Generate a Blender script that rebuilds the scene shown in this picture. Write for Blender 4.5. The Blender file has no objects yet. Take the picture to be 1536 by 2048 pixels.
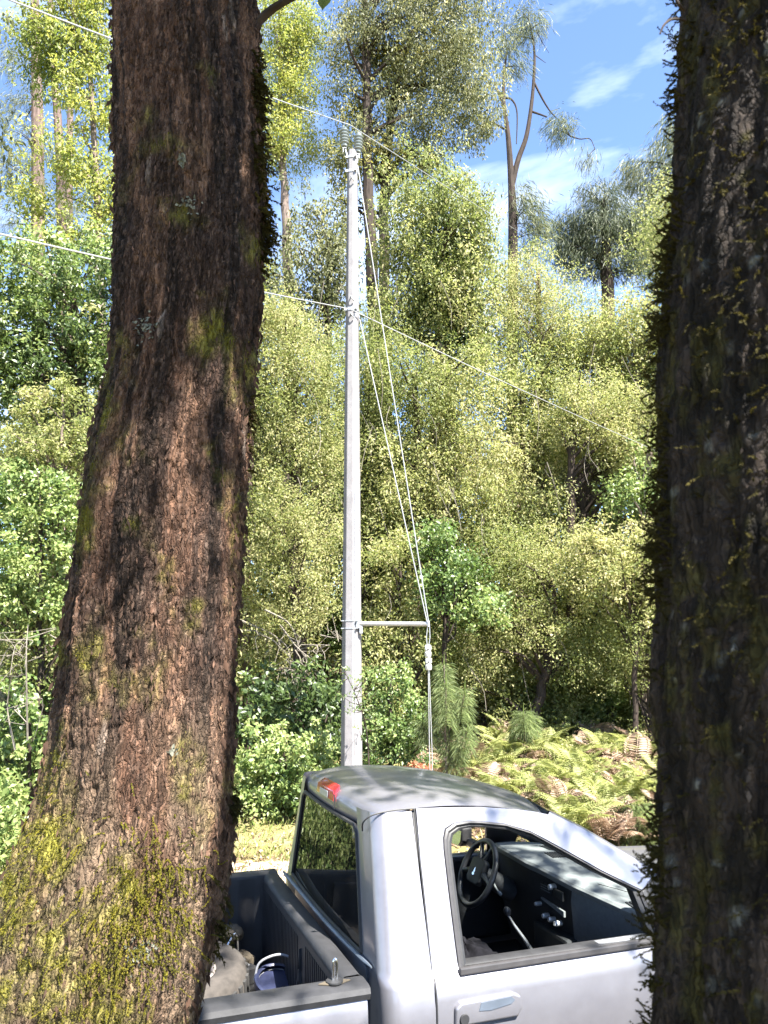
import bpy, bmesh, math
import numpy as np
from mathutils import Vector, Matrix

scene = bpy.context.scene
COL = scene.collection
R = math.radians

# ------------------------------------------------------------------ camera
CAM_H, PITCH, FPX = 2.75, R(10.4), 1540.0
cam_data = bpy.data.cameras.new('camera')
cam = bpy.data.objects.new('camera', cam_data)
COL.objects.link(cam)
cam.location = (0, 0, CAM_H)
cam.rotation_euler = (R(90) + PITCH, 0, 0)
cam_data.sensor_fit = 'VERTICAL'
cam_data.sensor_height = 36.0
cam_data.sensor_width = 27.0
cam_data.lens = 36.0 * FPX / 2048.0
cam_data.clip_start = 0.05
cam_data.clip_end = 3000
cam_data.dof.use_dof = True
cam_data.dof.focus_distance = 5.0
cam_data.dof.aperture_fstop = 9.0
scene.camera = cam

# ------------------------------------------------------------------ sky and sun
SUN_EL, SUN_AZ = R(54), math.atan2(0.62, -0.78)      # azimuth from +Y towards +X
sun_dir = Vector((math.sin(SUN_AZ) * math.cos(SUN_EL), math.cos(SUN_AZ) * math.cos(SUN_EL), math.sin(SUN_EL)))
world = bpy.data.worlds.new('World')
scene.world = world
world.use_nodes = True
wt = world.node_tree
wt.nodes.clear()
wo = wt.nodes.new('ShaderNodeOutputWorld')
bg = wt.nodes.new('ShaderNodeBackground')
sky = wt.nodes.new('ShaderNodeTexSky')
sky.sky_type = 'NISHITA'
sky.sun_disc = False
sky.sun_elevation = SUN_EL
sky.sun_rotation = SUN_AZ
sky.altitude = 2200
sky.air_density = 0.85
sky.dust_density = 0.25
sky.ozone_density = 2.6
bg.inputs['Strength'].default_value = 0.090
# thin drifting cloud over the blue, the same kind all round the dome
tc = wt.nodes.new('ShaderNodeTexCoord')
mp = wt.nodes.new('ShaderNodeMapping')
mp.inputs['Scale'].default_value = (1.0, 1.0, 2.2)
mp.inputs['Location'].default_value = (5.3, 3.1, 2.4)
nz = wt.nodes.new('ShaderNodeTexNoise')
nz.inputs['Scale'].default_value = 2.3
nz.inputs['Detail'].default_value = 7
nz.inputs['Roughness'].default_value = 0.55
nz.inputs['Distortion'].default_value = 0.4
rp = wt.nodes.new('ShaderNodeValToRGB')
rp.color_ramp.elements[0].position = 0.475
rp.color_ramp.elements[0].color = (0, 0, 0, 1)
rp.color_ramp.elements[1].position = 0.86
rp.color_ramp.elements[1].color = (0.7, 0.7, 0.7, 1)
mx = wt.nodes.new('ShaderNodeMixRGB')
mx.inputs['Color2'].default_value = (7.5, 7.9, 8.4, 1)
wt.links.new(tc.outputs['Generated'], mp.inputs['Vector'])
wt.links.new(mp.outputs['Vector'], nz.inputs['Vector'])
wt.links.new(nz.outputs['Fac'], rp.inputs['Fac'])
wt.links.new(rp.outputs['Color'], mx.inputs['Fac'])
wt.links.new(sky.outputs['Color'], mx.inputs['Color1'])
wt.links.new(mx.outputs['Color'], bg.inputs['Color'])
wt.links.new(bg.outputs['Background'], wo.inputs['Surface'])

sl = bpy.data.lights.new('sun', 'SUN')
sl.energy = 5.0
sl.angle = R(0.5)
sl.color = (1.0, 0.955, 0.88)
sun = bpy.data.objects.new('sun', sl)
COL.objects.link(sun)
sun.location = (8, -8, 20)
sun.rotation_euler = sun_dir.to_track_quat('Z', 'Y').to_euler()

scene.view_settings.view_transform = 'Standard'
scene.view_settings.look = 'None'
scene.view_settings.exposure = 2.7
scene.view_settings.gamma = 1.0
scene.render.engine = 'CYCLES'
scene.cycles.use_denoising = True
scene.cycles.max_bounces = 8
scene.cycles.diffuse_bounces = 6
scene.cycles.glossy_bounces = 3
scene.cycles.transmission_bounces = 6
scene.cycles.transparent_max_bounces = 8
scene.cycles.sample_clamp_indirect = 6
scene.cycles.caustics_reflective = False
scene.cycles.caustics_refractive = False

# ------------------------------------------------------------------ helpers
def at(px, py, Y):
    """the point of the place seen at photograph pixel (px, py), standing Y metres ahead"""
    x = (px - 768) / FPX
    u = -(py - 1024) / FPX
    yy = math.cos(PITCH) - u * math.sin(PITCH)
    zz = math.sin(PITCH) + u * math.cos(PITCH)
    return np.array([x / yy * Y, Y, CAM_H + zz / yy * Y])

def tag(o, label=None, cat=None, group=None, kind=None):
    if label: o['label'] = label
    if cat: o['category'] = cat
    if group: o['group'] = group
    if kind: o['kind'] = kind
    return o

def empty(name, loc, label=None, cat=None, group=None, rz=0.0):
    o = bpy.data.objects.new(name, None)
    o.empty_display_size = 0.2
    COL.objects.link(o)
    o.location = loc
    o.rotation_euler = (0, 0, rz)
    return tag(o, label, cat, group)

def link_mesh(name, me, mat, parent=None, loc=None):
    o = bpy.data.objects.new(name, me)
    COL.objects.link(o)
    if mat is not None and not me.materials:
        me.materials.append(mat)
    if parent is not None: o.parent = parent
    if loc is not None: o.location = loc
    return o

def np_mesh(name, V, F, smooth=False, attrs=None, cols=None):
    """mesh from numpy arrays; F is (n,3) or (n,4)"""
    me = bpy.data.meshes.new(name)
    V = np.ascontiguousarray(V, dtype=np.float32).reshape(-1, 3)
    F = np.ascontiguousarray(F, dtype=np.int32)
    k = F.shape[1]
    me.vertices.add(len(V)); me.vertices.foreach_set('co', V.ravel())
    me.loops.add(F.size); me.loops.foreach_set('vertex_index', F.ravel())
    me.polygons.add(len(F))
    me.polygons.foreach_set('loop_start', np.arange(0, F.size, k, dtype=np.int32))
    if smooth:
        me.polygons.foreach_set('use_smooth', np.ones(len(F), dtype=bool))
    me.update(calc_edges=True)
    if attrs:
        for n, a in attrs.items():
            at_ = me.attributes.new(n, 'FLOAT', 'POINT')
            at_.data.foreach_set('value', np.ascontiguousarray(a, dtype=np.float32).ravel())
    if cols is not None:
        ca = me.color_attributes.new('col', 'FLOAT_COLOR', 'POINT')
        c4 = np.ones((len(V), 4), dtype=np.float32); c4[:, :3] = cols
        ca.data.foreach_set('color', c4.ravel())
    return me

class MB:
    """collects plain shapes and links them as ONE mesh object"""
    def __init__(s): s.v = []; s.f = []; s.n = 0
    def add(s, V, F):
        V = np.asarray(V, float).reshape(-1, 3)
        s.v.append(V)
        s.f += [tuple(int(i) + s.n for i in q) for q in F]
        s.n += len(V)
        return s
    def box(s, c, size, rot=None):
        d = np.array(size) / 2.0
        V = np.array([[x, y, z] for x in (-1, 1) for y in (-1, 1) for z in (-1, 1)]) * d
        if rot is not None: V = V @ np.array(rot).T
        return s.add(V + np.array(c), [(0, 1, 3, 2), (4, 6, 7, 5), (0, 4, 5, 1), (2, 3, 7, 6), (0, 2, 6, 4), (1, 5, 7, 3)])
    def grid(s, P, closed_u=False):
        P = np.asarray(P, float); n, m = P.shape[:2]
        F = []
        for i in range(n - 1 + (1 if closed_u else 0)):
            for j in range(m - 1):
                a = i * m + j; b = ((i + 1) % n) * m + j
                F.append((a, b, b + 1, a + 1))
        return s.add(P.reshape(-1, 3), F)
    def tube(s, path, rad, n=8, caps=True):
        path = np.asarray(path, float); k = len(path)
        rad = np.broadcast_to(np.asarray(rad, float), (k,))
        T = np.gradient(path, axis=0); T /= np.linalg.norm(T, axis=1, keepdims=True) + 1e-9
        ref = np.array([0.13, 0.31, 0.94]) if abs(T[0] @ np.array([0.13, .31, .94])) < 0.9 else np.array([1.0, 0.1, 0])
        rings = []
        a = np.linspace(0, 2 * math.pi, n, endpoint=False)
        u = None
        for i in range(k):
            if u is None: u = np.cross(T[i], ref)
            else: u = u - T[i] * (u @ T[i])
            u = u / (np.linalg.norm(u) + 1e-9); w = np.cross(T[i], u)
            rings.append(path[i] + rad[i] * (np.cos(a)[:, None] * u + np.sin(a)[:, None] * w))
        V = np.concatenate(rings)
        F = [(i * n + j, i * n + (j + 1) % n, (i + 1) * n + (j + 1) % n, (i + 1) * n + j) for i in range(k - 1) for j in range(n)]
        if caps:
            F += [tuple(range(n - 1, -1, -1)), tuple((k - 1) * n + j for j in range(n))]
        return s.add(V, F)
    def lathe(s, prof, c, axis=(0, 0, 1), n=24, closed=False):
        """prof: list of (radius, height along axis)"""
        ax = np.array(axis, float); ax /= np.linalg.norm(ax)
        ref = np.array([1.0, 0, 0]) if abs(ax[0]) < 0.9 else np.array([0, 1.0, 0])
        u = np.cross(ax, ref); u /= np.linalg.norm(u); w = np.cross(ax, u)
        a = np.linspace(0, 2 * math.pi, n, endpoint=False)
        V = np.concatenate([np.array(c) + h * ax + r * (np.cos(a)[:, None] * u + np.sin(a)[:, None] * w) for r, h in prof])
        k = len(prof)
        F = [(i * n + j, i * n + (j + 1) % n, ((i + 1) % k) * n + (j + 1) % n, ((i + 1) % k) * n + j)
             for i in range(k if closed else k - 1) for j in range(n)]
        return s.add(V, F)
    def prism(s, poly, d0, d1, plane='xz'):
        """a flat outline (list of 2-D points) given thickness along the third axis"""
        ix = {'xz': (0, 2, 1), 'xy': (0, 1, 2), 'yz': (1, 2, 0)}[plane]
        n = len(poly); V = np.zeros((2 * n, 3))
        for k, d in enumerate((d0, d1)):
            V[k * n:(k + 1) * n, ix[0]] = [p[0] for p in poly]
            V[k * n:(k + 1) * n, ix[1]] = [p[1] for p in poly]
            V[k * n:(k + 1) * n, ix[2]] = d
        F = [tuple(range(n - 1, -1, -1)), tuple(range(n, 2 * n))]
        F += [(i, (i + 1) % n, n + (i + 1) % n, n + i) for i in range(n)]
        return s.add(V, F)
    def build(s, name, mat, parent=None, smooth=False, bevel=0.0, seg=2, loc=None, weld=False, kind=None, solid=0.0):
        me = bpy.data.meshes.new(name)
        me.from_pydata(np.concatenate(s.v).tolist(), [], s.f)
        bm = bmesh.new(); bm.from_mesh(me)
        if weld: bmesh.ops.remove_doubles(bm, verts=bm.verts, dist=1e-4)
        bmesh.ops.recalc_face_normals(bm, faces=bm.faces)
        if solid: bmesh.ops.solidify(bm, geom=bm.faces[:], thickness=solid)
        if bevel:
            ed = [e for e in bm.edges if len(e.link_faces) == 2 and e.calc_face_angle(0) > R(30)]
            bmesh.ops.bevel(bm, geom=ed, offset=bevel, segments=seg, affect='EDGES', profile=0.6, clamp_overlap=True)
        bm.to_mesh(me); bm.free()
        if smooth:
            me.polygons.foreach_set('use_smooth', np.ones(len(me.polygons), dtype=bool))
            try: me.set_sharp_from_angle(angle=R(38))
            except Exception: pass
        me.update()
        o = link_mesh(name, me, mat, parent, loc)
        if kind: o['kind'] = kind
        return o

def cr(pts, n=40):
    """Catmull-Rom through control points (any dimension)"""
    P = np.asarray(pts, float)
    P = np.concatenate([[2 * P[0] - P[1]], P, [2 * P[-1] - P[-2]]])
    t = np.linspace(0, len(P) - 3 - 1e-6, n); i = t.astype(int); u = (t - i)[:, None]
    a, b, c, d = P[i], P[i + 1], P[i + 2], P[i + 3]
    return 0.5 * ((2 * b) + (c - a) * u + (2 * a - 5 * b + 4 * c - d) * u ** 2 + (3 * b - a - 3 * c + d) * u ** 3)

# ---- numpy noise
def _h(ix, iy, seed):
    h = (ix.astype(np.int64) * 374761393 + iy.astype(np.int64) * 668265263 + seed * 144664 + 1013) & 0xffffffff
    h = ((h ^ (h >> 13)) * 1274126177) & 0xffffffff
    h = ((h ^ (h >> 16)) * 2246822519) & 0xffffffff
    return ((h ^ (h >> 15)) & 0xffffff) / float(0x1000000)
def vn(x, y, seed=0):
    x = np.asarray(x, float); y = np.asarray(y, float)
    ix = np.floor(x); iy = np.floor(y); fx = x - ix; fy = y - iy
    fx = fx * fx * (3 - 2 * fx); fy = fy * fy * (3 - 2 * fy)
    a = _h(ix, iy, seed); b = _h(ix + 1, iy, seed); c = _h(ix, iy + 1, seed); d = _h(ix + 1, iy + 1, seed)
    return (a * (1 - fx) + b * fx) * (1 - fy) + (c * (1 - fx) + d * fx) * fy
def fbm(x, y, seed=0, o=4):
    s = 0; a = 0.5; t = 0
    for k in range(o):
        s = s + a * vn(np.asarray(x) * 2 ** k, np.asarray(y) * 2 ** k, seed + 17 * k); t += a; a *= 0.5
    return s / t
def worley(x, y, seed=0):
    x = np.asarray(x, float); y = np.asarray(y, float)
    ix = np.floor(x); iy = np.floor(y)
    f1 = np.full(x.shape, 9.0); f2 = np.full(x.shape, 9.0); cid = np.zeros(x.shape); dy1 = np.zeros(x.shape)
    for i in (-1, 0, 1):
        for j in (-1, 0, 1):
            cx = ix + i; cy = iy + j
            px = cx + _h(cx, cy, seed); py = cy + _h(cx, cy, seed + 91)
            d = np.hypot(px - x, py - y); nr = d < f1
            f2 = np.where(nr, f1, np.minimum(f2, d)); f1 = np.where(nr, d, f1)
            cid = np.where(nr, _h(cx, cy, seed + 7), cid); dy1 = np.where(nr, y - py, dy1)
    return f1, f2, cid, dy1
def sstep(a, b, x):
    t = np.clip((np.asarray(x, float) - a) / (b - a), 0, 1)
    return t * t * (3 - 2 * t)

# ------------------------------------------------------------------ materials
def new_mat(name):
    m = bpy.data.materials.new(name); m.use_nodes = True
    nt = m.node_tree; nt.nodes.clear()
    out = nt.nodes.new('ShaderNodeOutputMaterial')
    return m, nt, out
def principled(nt, **kw):
    b = nt.nodes.new('ShaderNodeBsdfPrincipled')
    for k, v in kw.items():
        if k in b.inputs: b.inputs[k].default_value = v
    return b
def ramp(nt, stops):
    r = nt.nodes.new('ShaderNodeValToRGB'); e = r.color_ramp.elements
    while len(e) < len(stops): e.new(0.5)
    for el, (p, c) in zip(e, stops):
        el.position = p; el.color = (*c, 1)
    return r
def noise_node(nt, scale, detail=4, rough=0.55, vec=None, stretch=None):
    t = nt.nodes.new('ShaderNodeTexCoord')
    n = nt.nodes.new('ShaderNodeTexNoise')
    n.inputs['Scale'].default_value = scale; n.inputs['Detail'].default_value = detail; n.inputs['Roughness'].default_value = rough
    if stretch:
        mpn = nt.nodes.new('ShaderNodeMapping'); mpn.inputs['Scale'].default_value = stretch
        nt.links.new(t.outputs['Object'], mpn.inputs['Vector']); nt.links.new(mpn.outputs['Vector'], n.inputs['Vector'])
    else:
        nt.links.new(t.outputs['Object'], n.inputs['Vector'])
    return n
def bump(nt, hsock, strength=0.3, dist=0.01):
    b = nt.nodes.new('ShaderNodeBump')
    b.inputs['Strength'].default_value = strength; b.inputs['Distance'].default_value = dist
    nt.links.new(hsock, b.inputs['Height'])
    return b

def leaf_mat(name, stops, trans=0.35, rough=0.5, spec=0.3):
    m, nt, out = new_mat(name)
    geo = nt.nodes.new('ShaderNodeNewGeometry')
    a = nt.nodes.new('ShaderNodeAttribute'); a.attribute_name = 'var'
    m1 = nt.nodes.new('ShaderNodeMath'); m1.operation = 'MULTIPLY'; m1.inputs[1].default_value = 0.36
    m2 = nt.nodes.new('ShaderNodeMath'); m2.operation = 'MULTIPLY_ADD'; m2.inputs[1].default_value = 0.64
    nt.links.new(geo.outputs['Random Per Island'], m1.inputs[0])
    nt.links.new(a.outputs['Fac'], m2.inputs[0]); nt.links.new(m1.outputs[0], m2.inputs[2])
    r = ramp(nt, stops); nt.links.new(m2.outputs[0], r.inputs['Fac'])
    b = principled(nt, Roughness=rough); b.inputs['Specular IOR Level'].default_value = spec
    nt.links.new(r.outputs['Color'], b.inputs['Base Color'])
    tr = nt.nodes.new('ShaderNodeBsdfTranslucent')
    hs = nt.nodes.new('ShaderNodeHueSaturation'); hs.inputs['Saturation'].default_value = 1.1; hs.inputs['Value'].default_value = 1.35
    nt.links.new(r.outputs['Color'], hs.inputs['Color']); nt.links.new(hs.outputs['Color'], tr.inputs['Color'])
    mxs = nt.nodes.new('ShaderNodeMixShader'); mxs.inputs['Fac'].default_value = trans
    nt.links.new(b.outputs[0], mxs.inputs[1]); nt.links.new(tr.outputs[0], mxs.inputs[2])
    nt.links.new(mxs.outputs[0], out.inputs['Surface'])
    return m

def plain(name, col, rough=0.5, metal=0.0, vary=0.15, scale=20, coat=0.0, bumps=0.0, spec=0.5, stretch=None):
    """one colour with a little procedural dirt and unevenness"""
    m, nt, out = new_mat(name)
    n = noise_node(nt, scale, 5, 0.6, stretch=stretch)
    c0 = tuple(max(0, c * (1 - vary)) for c in col); c1 = tuple(min(1, c * (1 + vary)) for c in col)
    r = ramp(nt, [(0.3, c0), (0.7, c1)]); nt.links.new(n.outputs['Fac'], r.inputs['Fac'])
    b = principled(nt, Roughness=rough, Metallic=metal)
    b.inputs['Coat Weight'].default_value = coat; b.inputs['Specular IOR Level'].default_value = spec
    nt.links.new(r.outputs['Color'], b.inputs['Base Color'])
    if bumps:
        bp = bump(nt, n.outputs['Fac'], bumps, 0.01); nt.links.new(bp.outputs[0], b.inputs['Normal'])
    nt.links.new(b.outputs[0], out.inputs['Surface'])
    return m

def vcol_mat(name, rough=0.85, scale=90, bs=0.5, mulr=(0.75, 1.25), stretch=(1, 1, 0.35)):
    """colour carried by the mesh, broken up by fine grain"""
    m, nt, out = new_mat(name)
    a = nt.nodes.new('ShaderNodeVertexColor'); a.layer_name = 'col'
    n = noise_node(nt, scale, 6, 0.65, stretch=stretch)
    mr = nt.nodes.new('ShaderNodeMapRange'); mr.inputs['From Min'].default_value = 0.3; mr.inputs['From Max'].default_value = 0.7
    mr.inputs['To Min'].default_value = mulr[0]; mr.inputs['To Max'].default_value = mulr[1]
    nt.links.new(n.outputs['Fac'], mr.inputs['Value'])
    vm = nt.nodes.new('ShaderNodeVectorMath'); vm.operation = 'SCALE'
    nt.links.new(a.outputs['Color'], vm.inputs[0]); nt.links.new(mr.outputs[0], vm.inputs['Scale'])
    b = principled(nt, Roughness=rough); b.inputs['Specular IOR Level'].default_value = 0.25
    nt.links.new(vm.outputs[0], b.inputs['Base Color'])
    bp = bump(nt, n.outputs['Fac'], bs, 0.006); nt.links.new(bp.outputs[0], b.inputs['Normal'])
    nt.links.new(b.outputs[0], out.inputs['Surface'])
    return m

M = {}
M['yellow'] = leaf_mat('leaf_yellow_green', [(0.0, (.06, .08, .022)), (0.35, (.13, .165, .04)), (0.65, (.23, .255, .065)), (1.0, (.40, .375, .11))], .5)
M['olive'] = leaf_mat('leaf_olive', [(0.0, (.040, .046, .014)), (0.4, (.125, .132, .034)), (0.7, (.235, .225, .068)), (1.0, (.40, .35, .13))], .48)
M['pale'] = leaf_mat('leaf_pale_olive', [(0.0, (.07, .075, .026)), (0.4, (.185, .18, .062)), (0.7, (.31, .285, .11)), (1.0, (.46, .40, .18))], .48)
M['wall'] = leaf_mat('leaf_forest_wall', [(0.0, (.075, .090, .032)), (0.3, (.140, .170, .052)), (0.55, (.222, .24, .088)), (0.75, (.315, .312, .135)), (1.0, (.45, .40, .24))], .55)
M['green'] = leaf_mat('leaf_fresh_green', [(0.0, (.04, .07, .02)), (0.4, (.095, .15, .042)), (0.7, (.195, .25, .085)), (1.0, (.34, .37, .15))], .45, .4, .5)
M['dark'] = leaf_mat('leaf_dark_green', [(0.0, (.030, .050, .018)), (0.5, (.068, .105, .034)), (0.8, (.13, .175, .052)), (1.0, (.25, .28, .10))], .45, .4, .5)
M['grey'] = leaf_mat('leaf_grey_green', [(0.0, (.055, .062, .030)), (0.4, (.115, .125, .055)), (0.75, (.20, .205, .09)), (1.0, (.36, .32, .15))], .48)
M['needle'] = leaf_mat('pine_needles', [(0.0, (.05, .065, .035)), (0.5, (.11, .13, .065)), (1.0, (.22, .22, .11))], .35)
M['needle_dark'] = leaf_mat('dark_pine_needles', [(0.0, (.03, .042, .024)), (0.5, (.065, .082, .042)), (1.0, (.13, .14, .07))], .3)
M['needle_bright'] = leaf_mat('young_pine_needles', [(0.0, (.10, .14, .055)), (0.5, (.20, .25, .11)), (1.0, (.34, .38, .19))], .45)
M['fern'] = leaf_mat('fern_frond', [(0.0, (.13, .16, .05)), (0.5, (.26, .285, .105)), (0.8, (.37, .365, .165)), (1.0, (.46, .39, .23))], .45)
M['brown_leaf'] = leaf_mat('dry_leaf', [(0.0, (.10, .06, .04)), (0.5, (.25, .175, .125)), (1.0, (.45, .37, .28))], .3)
M['red_leaf'] = leaf_mat('red_leaf', [(0.0, (.09, .08, .03)), (0.5, (.24, .075, .05)), (1.0, (.36, .20, .10))], .35)
M['grass'] = leaf_mat('grass_blade', [(0.0, (.06, .09, .02)), (0.5, (.16, .21, .05)), (1.0, (.40, .38, .16))], .35)
M['moss'] = leaf_mat('moss_sprig', [(0.0, (.06, .06, .012)), (0.45, (.115, .108, .016)), (0.8, (.17, .15, .02)), (1.0, (.24, .19, .025))], .35, .8, .1)
M['moss_dark'] = leaf_mat('dark_moss_sprig', [(0.0, (.014, .012, .005)), (0.5, (.038, .033, .010)), (1.0, (.075, .062, .016))], .35, .8, .1)
M['lichen'] = leaf_mat('grey_lichen', [(0.0, (.10, .105, .08)), (1.0, (.20, .20, .16))], .15, .9, .1)
M['twig_bright'] = plain('bleached_twig', (.42, .38, .33), .9, vary=.25, scale=20, spec=.2)
M['wood_dark'] = plain('branch_bark_dark', (.035, .026, .021), .9, vary=.5, scale=14, bumps=.6, spec=.2, stretch=(1, 1, .25))
M['wood_grey'] = plain('branch_bark_grey', (.13, .10, .085), .9, vary=.45, scale=14, bumps=.6, spec=.2, stretch=(1, 1, .25))
M['pine_bark'] = plain('pine_bark_reddish', (.105, .075, .065), .9, vary=.5, scale=9, bumps=.8, spec=.2, stretch=(1, 1, .3))
M['twig_pale'] = plain('bare_twig', (.16, .14, .115), .9, vary=.3, scale=20, spec=.2)
M['flake'] = leaf_mat('bark_flake', [(0.0, (.022, .014, .010)), (0.45, (.050, .030, .021)), (0.72, (.10, .058, .040)), (0.93, (.13, .068, .045)), (1.0, (.19, .13, .10))], .0, .9, .15)
M['flake_dark'] = leaf_mat('bark_flake_dark', [(0.0, (.016, .011, .009)), (0.6, (.035, .027, .021)), (1.0, (.06, .05, .042))], .0, .9, .15)
def bark_mat(name, cell, strength):
    m, nt, out = new_mat(name)
    a = nt.nodes.new('ShaderNodeVertexColor'); a.layer_name = 'col'
    t = nt.nodes.new('ShaderNodeTexCoord'); mpn = nt.nodes.new('ShaderNodeMapping'); mpn.inputs['Scale'].default_value = (1, 1, .13)
    wn = nt.nodes.new('ShaderNodeTexNoise'); wn.inputs['Scale'].default_value = 30; wn.inputs['Detail'].default_value = 4
    nt.links.new(t.outputs['Object'], wn.inputs['Vector'])
    ad = nt.nodes.new('ShaderNodeMixRGB'); ad.blend_type = 'LINEAR_LIGHT'; ad.inputs['Fac'].default_value = .016
    nt.links.new(t.outputs['Object'], ad.inputs['Color1']); nt.links.new(wn.outputs['Color'], ad.inputs['Color2']); nt.links.new(ad.outputs[0], mpn.inputs['Vector'])
    ve = nt.nodes.new('ShaderNodeTexVoronoi'); ve.feature = 'DISTANCE_TO_EDGE'; ve.inputs['Scale'].default_value = cell
    vc = nt.nodes.new('ShaderNodeTexVoronoi'); vc.feature = 'F1'; vc.inputs['Scale'].default_value = cell
    for v in (ve, vc): nt.links.new(mpn.outputs[0], v.inputs['Vector'])
    fn = nt.nodes.new('ShaderNodeTexNoise'); fn.inputs['Scale'].default_value = cell * 2.6; fn.inputs['Detail'].default_value = 6; fn.inputs['Roughness'].default_value = .7; nt.links.new(mpn.outputs[0], fn.inputs['Vector'])
    sepc = nt.nodes.new('ShaderNodeSeparateColor'); nt.links.new(vc.outputs['Color'], sepc.inputs[0])
    mr = nt.nodes.new('ShaderNodeMapRange'); mr.inputs['To Min'].default_value = .45; mr.inputs['To Max'].default_value = 1.55; nt.links.new(sepc.outputs[0], mr.inputs['Value'])
    vm = nt.nodes.new('ShaderNodeVectorMath'); vm.operation = 'SCALE'; nt.links.new(a.outputs['Color'], vm.inputs[0]); nt.links.new(mr.outputs[0], vm.inputs['Scale'])
    mr2 = nt.nodes.new('ShaderNodeMapRange'); mr2.inputs['From Min'].default_value = .25; mr2.inputs['From Max'].default_value = .75; mr2.inputs['To Min'].default_value = .6; mr2.inputs['To Max'].default_value = 1.4; nt.links.new(fn.outputs['Fac'], mr2.inputs['Value'])
    vm2 = nt.nodes.new('ShaderNodeVectorMath'); vm2.operation = 'SCALE'; nt.links.new(vm.outputs[0], vm2.inputs[0]); nt.links.new(mr2.outputs[0], vm2.inputs['Scale'])
    b = principled(nt, Roughness=.92); b.inputs['Specular IOR Level'].default_value = .15
    nt.links.new(vm2.outputs[0], b.inputs['Base Color'])
    me_ = nt.nodes.new('ShaderNodeMapRange'); me_.inputs['From Max'].default_value = .22; me_.inputs['To Max'].default_value = 1.0; nt.links.new(ve.outputs['Distance'], me_.inputs['Value'])
    sm = nt.nodes.new('ShaderNodeMath'); sm.operation = 'MULTIPLY_ADD'; sm.inputs[1].default_value = .55; nt.links.new(fn.outputs['Fac'], sm.inputs[0]); nt.links.new(me_.outputs[0], sm.inputs[2])
    bpn = bump(nt, sm.outputs[0], strength, .0055); nt.links.new(bpn.outputs[0], b.inputs['Normal'])
    nt.links.new(b.outputs[0], out.inputs['Surface'])
    return m
M['bark'] = bark_mat('trunk_bark', 110, 1.0)
M['bark_dark'] = bark_mat('dark_trunk_bark', 120, 1.0)

# ------------------------------------------------------------------ ground
TX, TY, YAW = -0.0238, 3.4793, R(20)          # where the truck's cab corner stands and how it is turned
def lateral(x, y): return -(x - TX) * math.sin(YAW) + (y - TY) * math.cos(YAW)
def gz(x, y):
    x = np.asarray(x, float); y = np.asarray(y, float)
    v = lateral(x, y)
    bank = 1.30 * (1 - sstep(-1.0, -0.3, v)) + 0.05 * np.clip(-v - 3, 0, 40)
    rise = np.interp(y, [11.3, 12.2, 14, 18, 26, 60, 200, 900], [0, .18, .62, 1.15, 2.2, 5, 12, 30])
    return bank + rise + 0.10 * (fbm(x * .9, y * .9, 5, 3) - .5) * sstep(11, 13, y) + .03 * (fbm(x * 3, y * 3, 9, 3) - .5)

def spread(a, b, n0, far, n1):
    c = np.linspace(a, b, n0)
    k = np.geomspace(0.5, far, n1)
    return np.concatenate([(a - k)[::-1], c, b + k])
gx = spread(-14, 14, 120, 700, 22); gy = spread(-6, 24, 150, 800, 22)
GX, GY = np.meshgrid(gx, gy, indexing='ij')
V = np.stack([GX, GY, gz(GX, GY)], -1).reshape(-1, 3)
n, m_ = GX.shape
ii, jj = np.meshgrid(np.arange(n - 1), np.arange(m_ - 1), indexing='ij'); a = (ii * m_ + jj).ravel()
GF = np.stack([a, a + m_, a + m_ + 1, a + 1], 1)
mt, nt, out = new_mat('forest_floor')
n1 = noise_node(nt, 1.3, 6, .65); n2 = noise_node(nt, 14, 6, .7)
r1 = ramp(nt, [(.30, (.10, .075, .045)), (.42, (.16, .14, .065)), (.54, (.20, .185, .085)), (.66, (.28, .22, .15))])
r2 = ramp(nt, [(.3, (.45, .45, .45)), (.7, (1.25, 1.2, 1.1))])
nt.links.new(n1.outputs['Fac'], r1.inputs['Fac']); nt.links.new(n2.outputs['Fac'], r2.inputs['Fac'])
mm = nt.nodes.new('ShaderNodeMixRGB'); mm.blend_type = 'MULTIPLY'; mm.inputs['Fac'].default_value = 1
nt.links.new(r1.outputs['Color'], mm.inputs['Color1']); nt.links.new(r2.outputs['Color'], mm.inputs['Color2'])
b = principled(nt, Roughness=.95); b.inputs['Specular IOR Level'].default_value = .1
nt.links.new(mm.outputs[0], b.inputs['Base Color'])
bp_ = bump(nt, n2.outputs['Fac'], .8, .04); nt.links.new(bp_.outputs[0], b.inputs['Normal'])
nt.links.new(b.outputs[0], out.inputs['Surface'])
tag(link_mesh('ground', np_mesh('ground', V, GF, True), mt), kind='structure')

# the dirt road past the truck
rx = np.linspace(-30, 30, 240); rv = np.linspace(0, 1, 26)
RX, RV = np.meshgrid(rx, rv, indexing='ij')
lo = 6.2 + .35 * fbm(RX * .5, RX * 0, 31, 3) + .05 * RX; hi = 11.0 + .5 * (fbm(RX * .7, RX * 0, 44, 4) - .5) + .05 * RX
RY = lo + (hi - lo) * RV
V = np.stack([RX, RY, gz(RX, RY) + .006 - .03 * np.exp(-((RV - .3) / .09) ** 2) * 0], -1)
n, m_ = RX.shape
ii, jj = np.meshgrid(np.arange(n - 1), np.arange(m_ - 1), indexing='ij'); a = (ii * m_ + jj).ravel()
mt, nt, out = new_mat('pale_dirt')
n1 = noise_node(nt, 2.2, 7, .65); n2 = noise_node(nt, 60, 5, .7)
r1 = ramp(nt, [(.3, (.24, .18, .13)), (.5, (.36, .29, .23)), (.7, (.47, .41, .35))])
nt.links.new(n1.outputs['Fac'], r1.inputs['Fac'])
b = principled(nt, Roughness=.95); b.inputs['Specular IOR Level'].default_value = .1
nt.links.new(r1.outputs['Color'], b.inputs['Base Color'])
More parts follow.
